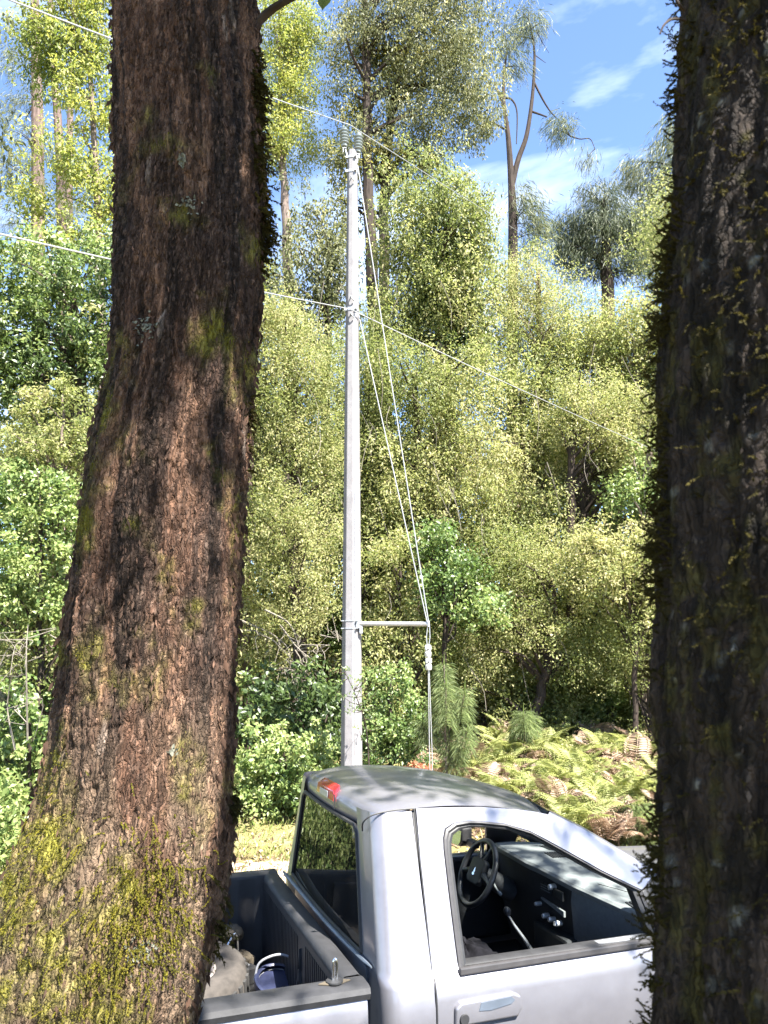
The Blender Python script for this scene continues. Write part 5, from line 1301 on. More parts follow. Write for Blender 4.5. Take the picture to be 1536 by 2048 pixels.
# high brake light on the rear roof edge
w = MB(); w.add([(.038, YC - .17, 1.985), (.038, YC + .17, 1.985), (.044, YC + .155, 2.035), (.044, YC - .155, 2.035), (.085, YC + .15, 2.062), (.085, YC - .15, 2.062), (.06, YC - .17, 1.98), (.06, YC + .17, 1.98)],
      [(0, 1, 2, 3), (3, 2, 4, 5), (0, 3, 5, 6), (1, 7, 4, 2), (6, 5, 4, 7), (0, 6, 7, 1)])
for v in w.v[0]: v[0] -= .012; v[2] += .004
bl = w.build('brake_light', M['red'], truck, bevel=.006, seg=2, smooth=True)
w = MB(); w.box((.0235, YC, 2.010), (.006, .15, .034)); w.build('clear_lens', M['steel'], bl, bevel=.002)
w = MB(); w.tube([(.028, YC - .185, 2.028), (.030, YC - .187, 1.955)], .004, 6); w.build('panel_seam', M['rubber'], truck)

# --- A-pillars, windshield, cowl
def ap(t):   # outer edge of the A-pillar, t 0 (roof) .. 1 (cowl)
    x = .985 + t * .975; z = np.interp(x, [.985, 1.147, 1.321, 1.52, 1.66, 1.96], [1.960, 1.880, 1.778, 1.664, 1.585, 1.42]); return np.array([x, float(ys(z)) + .004, z])
apm = MB(); rows = []
for t in np.linspace(0, 1, 24):
    p = ap(t); rows.append([p, p + [.012, .006, .010], p + [.030, .030, .012], p + [.045, .065, .002], p + [.02, .085, -.03], p + [-.01, .06, -.05]])
a1 = apm.grid(np.array(rows)).build('windshield_pillar', M['paint'], truck, smooth=True); a2 = mir(a1)
inner = MB(); rows = []
for t in np.linspace(0, 1, 24):
    p = ap(t); rows.append([p + [.028, .075, -.008], p + [-.01, .10, -.035], p + [-.045, .08, -.06], p + [-.05, .03, -.05]])
i1 = inner.grid(np.array(rows)).build('pillar_trim', M['liner_grey'], truck, smooth=True); mir(i1)
wsr = []
for t in np.linspace(-.01, 1, 20):
    p = ap(max(t, 0)) + [.040, .062, .003]; row = []
    for u in np.linspace(-1, 1, 27):
        half = YC - p[1]; row.append((p[0] + (.10 + .05 * t) * (1 - u * u), YC + u * half, p[2] - .006 * (1 - u * u) * (1 - t)))
    wsr.append(row)
MB().grid(np.array(wsr)).build('windshield', M['glass'], truck, smooth=True)
wsr = np.array(wsr); MB().tube(np.concatenate([wsr[:, 0], wsr[-1, 1:]]) + [0, 0, -.004], .008, 6, False).build('windshield_gasket', M['rubber'], truck, smooth=True)
MB().tube(wsr[0] + [.0, 0, -.006], .004, 6, False).build('windshield_gasket', M['rubber'], truck, smooth=True)

# --- nose: fenders, hood, grille, lamps, bumper
fe = MB(); rows = []
for x in np.linspace(1.665, 3.25, 30):
    k = (x - 1.665) / 1.585; row = []
    for z in np.linspace(.46, 1.34 - .06 * k, 16):
        arch = .0
        yv = float(ys(z)) - .03 * math.exp(-((z - .95) / .3) ** 2) + .05 * k ** 3 + .10 * max(0, k - .85) ** 1 * 6 * .15
        zz_ = z
        dx = x - 2.55
        if abs(dx) < .46: zz_ = max(z, .42 + math.sqrt(max(0, .46 ** 2 - dx * dx))) 
        row.append((x, yv, zz_))
    row.append((x, float(ys(1.3)) + .05 + .05 * k ** 3, 1.375 - .07 * k)); row.append((x, .19 + .05 * k ** 3, 1.372 - .07 * k))
    rows.append(row)
f1_ = fe.grid(np.array(rows)).build('fender', M['paint'], truck, smooth=True); mir(f1_)
ho_ = MB(); rows = []
for x in np.linspace(1.96, 3.30, 22):
    k = (x - 1.96) / 1.34; row = []
    for u in np.linspace(-1, 1, 25):
        row.append((x + .14 * (1 - u * u), YC + u * (.72 - .03 * k), 1.385 + .075 * (1 - abs(u) ** 4) - .07 * k - .10 * max(0, k - .85) / .15 * .5))
    rows.append(row)
MB().grid(np.array(rows)).build('hood', M['paint'], truck, smooth=True)
MB().box((2.02, YC, 1.375), (.22, 1.5, .05)).build('cowl', M['rubber'], truck, bevel=.01)
w = MB(); w.box((3.42, YC, 1.06), (.06, 1.0, .42)); gr = w.build('grille', M['chrome'], truck, bevel=.02)
w = MB(); w.box((3.455, YC, 1.06), (.02, .82, .03)); w.box((3.455, YC, 1.06), (.02, .03, .32)); w.build('grille_bar', M['paint'], gr)
w = MB(); w.box((3.38, .24, 1.08), (.12, .30, .26)); hl = w.build('headlight', M['white'], truck, bevel=.03, seg=3); mir(hl)
w = MB(); w.box((3.48, YC, .70), (.22, 1.9, .22)); w.build('bumper', M['chrome'], truck, bevel=.04, seg=3)
def wheel(x, y, s):
    ro2 = MB(); ax = (0, s, 0)
    ro2.lathe([(.22, -.12), (.30, -.13), (.365, -.115), (.385, -.08), (.388, 0), (.385, .08), (.365, .115), (.30, .13), (.22, .12)], (0, 0, 0), ax, 36)
    t_ = ro2.build('tyre', M['tyre_dark'], None, smooth=True)
    e_ = bpy.data.objects.new('wheel', None); COL.objects.link(e_); e_.parent = truck; e_.location = (x, y, .39); t_.parent = e_
    r2 = MB(); r2.lathe([(.222, -.115), (.20, -.10), (.19, .02), (.13, .05), (.07, .06), (.0, .065)], (0, 0, 0), ax, 30); r2.build('rim', M['rim'], e_, smooth=True)
for (x, y, s) in [(2.55, .14, -1), (2.55, 1.76, 1), (-1.05, .14, -1), (-1.05, 1.76, 1)]: wheel(x, y, s)
MB().box((.7, YC, .50), (4.9, 1.3, .16)).build('chassis', M['rubber'], truck, bevel=.02)

# --- the bed
BX0, BX1, BF = -.045, -2.02, .86
bs = MB(); rows = []
for x in np.linspace(BX0, BX1, 40):
    row = []
    for z in [.46, .6, .75, .9, 1.02, 1.12, 1.20, 1.27, 1.315, 1.345, 1.362]:
        dx = x + 1.05; z2 = z if abs(dx) > .46 else max(z, .42 + math.sqrt(max(0, .46 ** 2 - dx * dx)))
        row.append((x, float(ys(z)) + .004, z2))
    row.append((x, .03, 1.372)); rows.append(row)
b1 = bs.grid(np.array(rows)).build('bed_side', M['paint'], truck, smooth=True); mir(b1)
w = MB(); w.box((BX0 - .004, YC, 1.1), (.012, 1.86, .54)); w.build('bed_front', M['under'], truck)
# rail caps of the liner
cap = MB(); rows = []
for x in np.linspace(BX0 + .012, BX1, 30):
    rows.append([(x, .004, 1.352), (x, -.004, 1.376), (x, .004, 1.396), (x, .022, 1.402), (x, .10, 1.404), (x, .128, 1.398), (x, .135, 1.38), (x, .150, 1.10)])
c1 = cap.grid(np.array(rows)).build('rail_cap', M['cap'], truck, smooth=True); mir(c1)
# liner tub
tub = MB(); rows = []
nxr = 80
for i, x in enumerate(np.linspace(-.125, BX1 + .02, nxr)):
    rib = .008 if (i // 2) % 3 == 0 else 0
    rows.append([(x, .140, 1.385), (x, .152 + rib, 1.20), (x, .16 + rib, .93), (x, .20, BF), (x, .5, BF + rib), (x, YC, BF + rib), (x, 1.40, BF + rib), (x, 1.70, BF), (x, 1.74 - rib, .93), (x, 1.748 - rib, 1.20), (x, 1.76, 1.385)])
MB().grid(np.array(rows)).build('bed_liner', M['liner'], truck, smooth=True)
w = MB()
w.grid(np.array([[(x, y, z) for (x, z) in [(-.125, .86), (-.125, 1.372), (-.118, 1.392), (-.105, 1.402), (-.045, 1.404), (-.034, 1.396), (-.032, 1.372)]] for y in np.linspace(.13, 1.77, 24)]))
hd = w.build('bed_header', M['cap'], truck, smooth=True)
w = MB(); w.grid(np.array([[(-.127, y, z) for z in np.linspace(.86, 1.368, 4)] for y in np.linspace(.14, 1.76, 6)])); w.build('header_wall', M['liner'], hd)
for i in range(46):       # moulded upright ribs of the front wall
    y = .20 + i * .0335
    if .72 < y < .86: continue
    MB().box((-.1285, y, 1.115), (.005, .014, .44)).build('rib', M['liner'], hd)
w = MB()
for k in range(3): w.prism([(.735 + .02 * k, 1.00 + .1 * k), (.79, 1.07 + .1 * k), (.845 - .02 * k, 1.00 + .1 * k), (.845 - .02 * k, 1.03 + .1 * k), (.79, 1.10 + .1 * k), (.735 + .02 * k, 1.03 + .1 * k)], -.140, -.126, 'yz')
w.build('chevron', M['cap'], hd)
w = MB(); w.prism([(-.60, 1.36), (-.36, 1.36), (-.36, 1.12), (-.44, 1.10)], 1.715, 1.752, 'xz'); tp_ = w.build('tie_down_pocket', M['cap'], truck, bevel=.006)
w = MB(); w.box((-.43, 1.710, 1.165), (.05, .01, .02)); w.build('hook', M['chrome'], tp_)
w = MB(); w.box((BX1 - .01, YC, 1.10), (.06, 1.76, .54)); w.build('tailgate', M['paint'], truck, bevel=.015)
# stake-pocket plate with its eye pin on the near rail
w = MB(); w.prism([(-.235, .078), (-.165, .045), (-.095, .078), (-.165, .112)], 1.404, 1.410, 'xy'); pp = w.build('pocket_plate', M['sand'], truck, bevel=.002)
w = MB(); w.lathe([(.0, 0), (.036, 0), (.036, .006), (.02, .008), (.0, .008)], (-.165, .078, 1.409), (0, 0, 1), 18); w.build('washer', M['rubber'], pp, smooth=True)
w = MB(); w.tube(cr([(-.170, .078, 1.405), (-.170, .078, 1.47), (-.166, .078, 1.492), (-.160, .078, 1.492), (-.156, .078, 1.47), (-.156, .078, 1.405)], 24), .0065, 8); w.build('eye_pin', M['chrome'], pp, smooth=True)

# --- interior
w = MB(); rows = []
def dash_edge(y):  # front lip of the dashboard top
    return np.interp(y, [.12, .25, .45, .70, .98, 1.06, 1.15, 1.33, 1.55, 1.72, 1.80], [1.58, 1.525, 1.47, 1.40, 1.345, 1.325, 1.32, 1.335, 1.385, 1.45, 1.50]), np.interp(y, [.12, .25, .7, .98, 1.05, 1.15, 1.33, 1.55, 1.72, 1.8], [1.415, 1.43, 1.48, 1.515, 1.520, 1.527, 1.525, 1.505, 1.475, 1.45])
for y in np.linspace(.11, 1.79, 57):
    ex, ez = dash_edge(y); row = [(ex + .012, y, ez - .045), (ex, y, ez - .030), (ex - .004, y, ez - .012), (ex + .008, y, ez)]
    for t in np.linspace(.1, 1, 8):
        bowx = 2.06 - .20 * ((y - YC) / .85) ** 2
        row.append((ex + (bowx - ex) * t, y, ez + .016 * math.sin(math.pi * min(1, t * 1.1)) - .05 * t + (.006 * math.sin((y - 1.1) * 40) * 0)))
    rows.append(row)
dash = MB().grid(np.array(rows)).build('dashboard', M['dash'], truck, smooth=True)
# face of the dashboard: dark centre and driver side, grey glove box on the passenger side
def face(y0, y1, z0, name, mat, inset=.02, n=20):
    r_ = []
    for y in np.linspace(y0, y1, n):
        ex, ez = dash_edge(y)
        r_.append([(ex + .014, y, ez - .044), (ex + inset, y, ez - .10), (ex + inset + .01, y, (ez - .1 + z0) / 2), (ex + inset + .06, y, z0)])
    return MB().grid(np.array(r_)).build(name, mat, dash, smooth=True)
face(.72, 1.79, .95, 'instrument_panel', M['inner'], .035); face(.26, .72, 1.02, 'glove_box', M['dash_lo'], .006); face(.11, .26, 1.02, 'vent_panel', M['inner'], .02)
# dash top speaker grilles and seams
for (x, y, sx, sy) in [(1.56, 1.12, .10, .10), (1.64, 1.30, .10, .12), (1.60, .36, .14, .10)]:
    w = MB()
    for k in range(6): w.box((x + (k - 2.5) * sx / 6, y, 0), (sx / 10, sy, .006))
    go = w.build('speaker_grille', M['inner'], dash)
    for v in go.data.vertices:
        ex, ez = dash_edge(v.co.y); bowx = 2.06 - .20 * ((v.co.y - YC) / .85) ** 2; t = (v.co.x - ex) / (bowx - ex)
        v.co.z += ez + .016 * math.sin(math.pi * min(1, t * 1.1)) - .05 * t + .003
MB().tube([(1.50 + .25 * t, .60 - .40 * t, 1.4975 - .035 * t) for t in np.linspace(0, 1, 12)], .0018, 4).build('panel_seam', M['inner'], dash)
# passenger-side vent with slats
vx, vy, vz = 1.515, .20, 1.335
w = MB(); w.box((vx + .02, vy, vz), (.02, .12, .13)); vo = w.build('air_vent', M['rubber'], dash, bevel=.008)
for k in range(6): MB().box((vx + .006, vy, vz - .045 + k * .018), (.014, .10, .005)).build('slat', M['dash_lo'], vo)
w = MB(); w.box((1.375, .93, 1.40), (.015, .10, .05)); v2 = w.build('air_vent', M['rubber'], dash, bevel=.006)
for k in range(3): MB().box((1.366, .93, 1.388 + k * .013), (.008, .09, .004)).build('slat', M['dash_lo'], v2)
w = MB(); w.box((1.372, .80, 1.40), (.015, .10, .05)); w.build('air_vent', M['rubber'], dash, bevel=.006)
def knob(x, y, z, r=.013):
    w = MB(); w.lathe([(.0, -.022), (r * .8, -.022), (r, -.016), (r * 1.05, 0), (r * 1.05, .02)], (x, y, z), (1, 0, 0), 16); return w.build('knob', M['skin'], dash, smooth=True)
for (x, y, z, r) in [(1.362, .93, 1.252, .014), (1.362, .865, 1.252, .014), (1.362, .80, 1.250, .015), (1.362, 1.01, 1.295, .012), (1.372, .865, 1.425, .016)]: knob(x, y, z, r)
w = MB(); w.prism([(.72, 1.335), (.96, 1.345), (.96, 1.337), (.80, 1.318), (.72, 1.305)], 1.352, 1.364, 'yz'); w.build('trim_strip', M['dash'], dash)
w = MB(); w.box((1.37, .84, 1.175), (.012, .09, .035)); w.build('power_socket', M['trim'], dash, bevel=.004)
w = MB(); w.box((1.42, .88, 1.02), (.14, .36, .34)); w.build('centre_console', M['inner'], dash, bevel=.02)
# steering wheel and column
swc = np.array([1.128, 1.33, 1.41]); swn = np.array([-.90, 0, .43]); swn /= np.linalg.norm(swn)
st = empty('steering_wheel', (0, 0, 0)); st.parent = truck
u_ = np.array([0, 1.0, 0]); v_ = np.cross(swn, u_); RW = .192
th = np.linspace(0, 2 * math.pi, 64, endpoint=False)
cir = swc + RW * (np.cos(th)[:, None] * u_ + np.sin(th)[:, None] * v_)
rim = MB(); a = np.linspace(0, 2 * math.pi, 12, endpoint=False); rows = []
for k, t in enumerate(th):
    rdir_ = np.cos(t) * u_ + np.sin(t) * v_; rows.append([cir[k] + .0175 * (math.cos(b_) * rdir_ + math.sin(b_) * swn) for b_ in a] )
rr_ = np.array(rows); rr_ = np.concatenate([rr_, rr_[:, :1]], 1); rim.grid(rr_, closed_u=True); rim.build('rim', M['wheel_rim'], st, smooth=True)
def rotm():
    return np.stack([u_, v_, swn], 1)
w = MB(); RM = rotm()
hub = [(-.085, -.07), (-.06, -.085), (.06, -.085), (.085, -.07), (.085, .045), (.06, .07), (-.06, .07), (-.085, .045)]
V = [RM @ np.array([p[0], p[1], d]) + swc for d in (-.02, .022) for p in hub]; n = 8
w.add(V, [tuple(range(n - 1, -1, -1)), tuple(range(n, 2 * n))] + [(i, (i + 1) % n, n + (i + 1) % n, n + i) for i in range(n)])
hb = w.build('hub', M['inner'], st, bevel=.012, seg=3, smooth=True)
for (x0, y0, x1, y1) in [(-.08, .0, -.19, .03), (.08, .0, .19, .03), (-.03, -.07, -.07, -.178), (.03, -.07, .07, -.178)]:
    MB().tube([RM @ np.array([x0, y0, .0]) + swc, RM @ np.array([(x0 + x1) / 2, (y0 + y1) / 2, -.006]) + swc, RM @ np.array([x1, y1, 0]) + swc], [.020, .015, .014], 8).build('spoke', M['wheel_rim'], st, smooth=True)
em = [(-.014, .018), (-.004, .024), (.010, .022), (.016, .012), (.010, .006), (.004, .010), (.006, -.002), (.002, -.020), (-.004, -.026), (-.006, -.010), (-.012, .000), (-.006, .008)]
w = MB(); V = [RM @ np.array([p[0], -p[1] * -1, d]) + swc for d in (.023, .027) for p in em]; n = len(em)
w.add(V, [tuple(range(n - 1, -1, -1)), tuple(range(n, 2 * n))] + [(i, (i + 1) % n, n + (i + 1) % n, n + i) for i in range(n)]); w.build('emblem', M['chrome'], hb)
w = MB(); w.tube([swc - swn * .02, swc - swn * .10, swc - swn * .26 + [0, 0, -.02]], [.045, .055, .065], 14); w.build('column', M['inner'], st, smooth=True)
w = MB(); w.tube([swc - swn * .08 + [0, -.05, 0], swc - swn * .06 + [0, -.13, -.03], swc - swn * .05 + [0, -.19, -.05]], [.007, .006, .005], 8); w.lathe([(0, -.02), (.010, -.015), (.011, .01), (.0, .015)], tuple(swc - swn * .05 + [0, -.20, -.05]), (0, 1, .2), 10); w.build('stalk', M['dash'], st, smooth=True)
# instrument hood side
w = MB(); w.tube([(1.36, 1.06, 1.47), (1.39, 1.06, 1.40), (1.40, 1.06, 1.32)], [.012, .012, .010], 6); w.build('cluster_frame', M['dash_lo'], dash, smooth=True)
# gear lever on the floor
w = MB(); w.tube(cr([(1.152, 1.00, 1.262), (1.19, .99, 1.20), (1.245, .965, 1.12), (1.30, .95, 1.03)], 14), np.linspace(.006, .012, 14), 8); gl_ = w.build('gear_lever', M['steel'], truck, smooth=True)
w = MB(); w.lathe([(.0, -.024), (.016, -.02), (.022, -.004), (.020, .012), (.010, .024), (.0, .026)], (1.150, 1.0, 1.278), (-.3, 0, 1), 16); w.build('knob', M['wheel_rim'], gl_, smooth=True)
w = MB(); w.lathe([(.05, -.04), (.035, .0), (.016, .05)], (1.30, .95, 1.02), (-.4, 0, 1), 14); w.build('boot', M['chrome'], gl_, smooth=True)
# bench seat with two backs, a jacket thrown on it
def cushion(c, size, rot, name, parent, mat='seat', bev=.05):
    w = MB(); w.box(c, size, rot); return w.build(name, M[mat], parent, bevel=bev, seg=4, smooth=True)
ry = lambda a: np.array([[math.cos(a), 0, math.sin(a)], [0, 1, 0], [-math.sin(a), 0, math.cos(a)]])
seat = empty('seat', (0, 0, 0)); seat.parent = truck
for y in (.50, 1.36):
    cushion((.62, y, 1.02), (.56, .62, .18), ry(-.06), 'cushion', seat); cushion((.30, y, 1.36), (.15, .58, .62), ry(-.22), 'backrest', seat); cushion((.235, y, 1.74), (.09, .26, .15), ry(-.15), 'headrest', seat, bev=.035)
cushion((.55, .93, 1.08), (.50, .22, .20), ry(0), 'armrest', seat, bev=.03)
# jacket and bag lying on the passenger seat: things of their own
def lump(name, c, r, seed, mat, label, cat, fold=.25):
    th_, ph_ = np.meshgrid(np.linspace(0, 2 * math.pi, 49), np.linspace(0.02, math.pi - .02, 26), indexing='ij')
    q = 1 + fold * (fbm(np.cos(th_) * 2.2 + 5, np.sin(th_) * 2.2 + ph_ * 2.2 + seed, seed, 4) - .5) * 2 + .06 * np.sin(th_ * 5 + 3 * np.cos(ph_ * 3))
    Pp = np.stack([r[0] * q * np.sin(ph_) * np.cos(th_), r[1] * q * np.sin(ph_) * np.sin(th_), r[2] * q * np.cos(ph_)], -1)
    cw = np.array([TX + c[0] * math.cos(YAW) - c[1] * math.sin(YAW), TY + c[0] * math.sin(YAW) + c[1] * math.cos(YAW), c[2]])
    o = MB().grid(Pp).build(name, M[mat], None, smooth=True, weld=True, loc=cw); o.rotation_euler = (0, 0, YAW)
    return tag(o, label, cat)
lump('jacket', (.60, .42, 1.215), (.22, .20, .13), 3, 'jacket', 'crumpled dark jacket on the passenger seat, behind the open side window', 'jacket', .35)
lump('folded_cloth', (.80, .50, 1.16), (.10, .12, .07), 5, 'inner', 'grey folded cloth at the front of the passenger seat', 'cloth', .25)
# far door: inner lining, sill, and driver's mirror
w = MB(); w.box((.95, 1.80, 1.12), (1.30, .05, .52)); fl_ = w.build('door_lining', M['inner'], truck, bevel=.02)
w = MB(); w.box((.95, 1.835, 1.375), (1.20, .10, .035)); w.build('door_sill', M['under'], fl_, bevel=.01)
w = MB(); w.box((.90, 1.772, 1.20), (.5, .03, .04)); w.build('arm_pull', M['trim'], fl_, bevel=.01)
w = MB(); mpoly = [(-.085, .06), (-.06, .085), (.07, .085), (.09, .06), (.09, -.04), (.06, -.075), (-.05, -.065), (-.085, -.03)]
mc = np.array([1.345, 2.02, 1.47])
w.add([mc + [d + .25 * p[0] * 0, p[0], p[1]] for d in (-.03, .05) for p in mpoly], [tuple(range(7, -1, -1)), tuple(range(8, 16))] + [(i, (i + 1) % 8, 8 + (i + 1) % 8, 8 + i) for i in range(8)])
w.box(mc + [.03, -.12, -.03], (.05, .14, .05)); mo_ = w.build('side_mirror', M['rubber'], truck, bevel=.012, seg=3, smooth=True)
w = MB(); w.add([mc + [-.036 + .12 * p[1], p[0] * .84, p[1] * .84] for p in mpoly], [tuple(range(8))]); w.build('mirror_glass', M['chrome'], mo_)
mo_.rotation_euler = (0, 0, 0)
# headliner and far roof rail
rows = []
for x in np.linspace(.10, 1.02, 10): rows.append([(x, YC + t * .60, float(zc(x)) - .045 - .03 * t * t) for t in np.linspace(-1, 1, 15)])
MB().grid(np.array(rows)).build('headliner', M['liner_grey'], truck, smooth=True)
MB().box((1.0, YC, .80), (1.8, 1.7, .04)).build('cab_floor', M['rubber'], truck)
MB().box((1.95, YC, 1.05), (.06, 1.7, .55)).build('firewall', M['inner'], truck)
# grab handle on the near A-pillar
pg = [ap(t) + [-.05, .09, -.055] for t in (.17, .22, .30, .40, .47)]
pg[0] = ap(.16) + [-.03, .06, -.035]; pg[-1] = ap(.48) + [-.03, .06, -.035]
MB().tube(cr(pg, 20), .014, 8).build('grab_handle', M['liner_grey'], truck, smooth=True)

# ------------------------------------------------------------------ things lying in the bed
def tw(c): return np.array([TX + c[0] * math.cos(YAW) - c[1] * math.sin(YAW), TY + c[0] * math.sin(YAW) + c[1] * math.cos(YAW), c[2]])
sp_ = empty('spare_tyre', tw((-.66, 1.33, BF + .01)), 'dusty spare tyre lying flat in the truck bed beside the trunk', 'tyre'); sp_.rotation_euler = (.10, -.08, YAW)
w = MB(); w.lathe([(.20, .02), (.24, .0), (.33, .0), (.365, .03), (.375, .08), (.375, .15), (.360, .205), (.325, .232), (.25, .235), (.215, .215), (.20, .19)], (0, 0, 0), (0, 0, 1), 48, closed=False); tyr = w.build('tyre', M['tyre'], sp_, smooth=True)
w = MB()
for k in range(40):
    a_ = k * 2 * math.pi / 40; w.box((.374 * math.cos(a_), .374 * math.sin(a_), .115), (.014, .03, .12), np.array([[math.cos(a_), -math.sin(a_), 0], [math.sin(a_), math.cos(a_), 0], [0, 0, 1]]))
w.build('tread', M['tyre_dark'], tyr, kind='stuff')
w = MB(); w.lathe([(.21, .20), (.20, .215), (.185, .20), (.175, .12), (.12, .10), (.06, .13), (.0, .13)], (0, 0, 0), (0, 0, 1), 36); w.build('rim', M['rim'], sp_, smooth=True)
bk = empty('bucket', tw((-.20, 1.10, BF + .005)), 'blue and white plastic bucket with a wire handle in the truck bed', 'bucket'); bk.rotation_euler = (.25, .2, 0)
w = MB(); w.lathe([(.0, 0), (.09, 0), (.098, .03), (.115, .19), (.118, .20)], (0, 0, 0), (0, 0, 1), 32); w.build('body', M['white'], bk, smooth=True)
w = MB(); w.lathe([(.118, .185), (.128, .19), (.130, .222), (.118, .228), (.108, .222)], (0, 0, 0), (0, 0, 1), 32); w.lathe([(.108, .200), (.0, .200)], (0, 0, 0), (0, 0, 1), 32); w.build('lid', M['blue'], bk, smooth=True)
w = MB(); w.tube(cr([(-.128, 0, .19), (-.12, .03, .27), (-.03, .06, .315), (.06, .06, .30), (.12, .03, .25), (.128, 0, .19)], 26), .006, 8); w.build('handle', M['white'], bk, smooth=True)
jk = empty('car_jack', tw((-.34, 1.42, BF + .005)), 'black car jack lying between the spare tyre and the bucket', 'jack', rz=.7)
w = MB(); w.box((0, 0, .03), (.30, .12, .05)); w.box((0, 0, .10), (.24, .07, .09)); w.build('body', M['rubber'], jk, bevel=.01)
w = MB(); w.box((-.05, 0, .16), (.07, .05, .03)); w.box((.07, .03, .12), (.05, .05, .06)); w.build('saddle', M['steel'], jk, bevel=.005)
w = MB(); w.tube(cr([(.0, .02, .15), (-.06, .03, .22), (.0, .05, .30), (.03, .05, .30), (.04, .04, .18)], 20), .007, 8); w.build('crank', M['chrome'], jk, smooth=True)
o = lump('rag', (-.27, 1.60, BF + .12), (.08, .08, .05), 8, 'sand', 'small tan rag by the bucket in the truck bed', 'rag', .3)
o = lump('cap', (-.33, 1.66, BF + .26), (.07, .06, .05), 9, 'sand', 'tan cloth cap hanging against the far wall of the truck bed', 'cap', .15)
w = MB()
for k in range(5): w.box((k * .028, 0, .0), (.016, .20, .02))
w.box((.056, -.09, -.01), (.14, .02, .02)); w.box((.056, .09, -.01), (.14, .02, .02))
o = w.build('plastic_crate', M['white'], None, bevel=.003, loc=tw((-.33, 1.22, BF + .045))); o.rotation_euler = (0, .05, YAW + .3); tag(o, 'pale slatted plastic tray lying before the jack in the truck bed', 'tray')

# ------------------------------------------------------------------ utility pole, guy and wires
def concrete():
    m, nt, out = new_mat('pole_concrete')
    n = noise_node(nt, 6, 6, .65); n2 = noise_node(nt, 90, 4, .7)
    r = ramp(nt, [(.3, (.15, .144, .149)), (.55, (.185, .179, .184)), (.75, (.21, .205, .209))]); nt.links.new(n.outputs['Fac'], r.inputs['Fac'])
    b = principled(nt, Roughness=.9); b.inputs['Specular IOR Level'].default_value = .15
    nt.links.new(r.outputs['Color'], b.inputs['Base Color']); bp = bump(nt, n2.outputs['Fac'], .3, .008); nt.links.new(bp.outputs[0], b.inputs['Normal'])
    nt.links.new(b.outputs[0], out.inputs['Surface']); return m
M['concrete'] = concrete()
M['galv'] = plain('galvanised_steel', (.34, .35, .36), .45, metal=.6, vary=.15, scale=20)
M['ceramic'] = plain('grey_porcelain', (.21, .235, .235), .25, vary=.1, scale=10, coat=.4)
M['wire'] = plain('aluminium_wire', (.33, .33, .33), .4, metal=.5, vary=.08, scale=40)
M['strain'] = plain('white_strain_insulator', (.42, .43, .42), .35, vary=.1, scale=10)
YP = 12.0
pb, pt_ = at(703, 1658, YP), at(705, 303, YP)
base = np.array([pb[0], YP, float(gz(pb[0], YP)) - .1])
pole = empty('utility_pole', base, 'tall octagonal grey concrete utility pole standing behind the truck', 'utility pole')
def axis(z): t = (z - base[2]) / (pt_[2] - base[2]); return np.array([base[0] + (pt_[0] - base[0]) * t, YP, z])
def prad(z): t = (z - base[2]) / (pt_[2] - base[2]); return .172 * (1 - t) + .090 * t
A0 = R(-90 - 14 + 22.5)
w = MB(); zs = np.linspace(base[2], pt_[2], 40)
rows = [np.array([axis(z) + prad(z) * np.array([math.cos(A0 + k * math.pi / 4), math.sin(A0 + k * math.pi / 4), 0]) for k in range(8)]) for z in zs]
w.grid(np.array(rows).transpose(1, 0, 2) - base, closed_u=True)
w.add(rows[-1] - base, [tuple(range(8))]); w.build('shaft', M['concrete'], pole, bevel=.006, seg=1, weld=True)
def face_pt(z, deg, extra=0.0):   # a point on the shaft's surface; deg is measured from facing the camera, + to the right
    a = R(-90 + deg); return axis(z) + (prad(z) * .93 + extra) * np.array([math.cos(a), math.sin(a), 0])
def band(py, h=.05, name='clamp_band'):
    z = at(704, py, YP)[2]; r = prad(z)
    rows = [np.array([axis(z + dz) + (r + e) * np.array([math.cos(A0 + k * math.pi / 4), math.sin(A0 + k * math.pi / 4), 0]) for k in range(8)]) for dz, e in [(-h / 2, .001), (-h / 2, .008), (h / 2, .008), (h / 2, .001)]]
    w = MB(); w.grid(np.array(rows).transpose(1, 0, 2) - base, closed_u=True)
    p = face_pt(z, 30, .03) - base; w.box(p, (.03, .06, h * .7)); p = face_pt(z, -60, .02) - base; w.box(p, (.05, .03, h * .7))
    return w.build(name, M['galv'], pole)
for py, h in [(318, .05), (346, .06), (622, .06), (1242, .018), (1257, .018)]: band(py, h)
# insulators on their brackets
for (px, py, dx) in [(689, 292, -1), (716, 304, 1)]:
    foot = at(px, py, YP - .02); w = MB(); ax = np.array([.03 * dx, 0, 1.0]); ax /= np.linalg.norm(ax)
    prof = [(.0, -.01), (.045, -.01), (.055, .02)]
    for k in range(5):
        z0 = .035 + k * .058; prof += [(.045, z0), (.078, z0 + .012), (.080, z0 + .020), (.046, z0 + .042)]
    prof += [(.05, .33), (.055, .345), (.03, .37), (.0, .372)]
    io = w.lathe(prof, foot - base, ax, 22).build('insulator', M['ceramic'], pole, smooth=True)
    zt = at(704, 318, YP)[2]
    w = MB(); q = axis(zt) + np.array([dx * .085, -.03, 0]); w.tube([q - base + [0, 0, -.10], q - base + [0, 0, .02], foot - base + [0, 0, -.02]], [.014, .014, .016], 6); w.box(foot - base + [0, 0, -.05], (.07, .06, .012)); w.box(foot - base + [.02 * dx, 0, -.09], (.012, .06, .09))
    w.build('bracket', M['galv'], pole, bevel=.003)
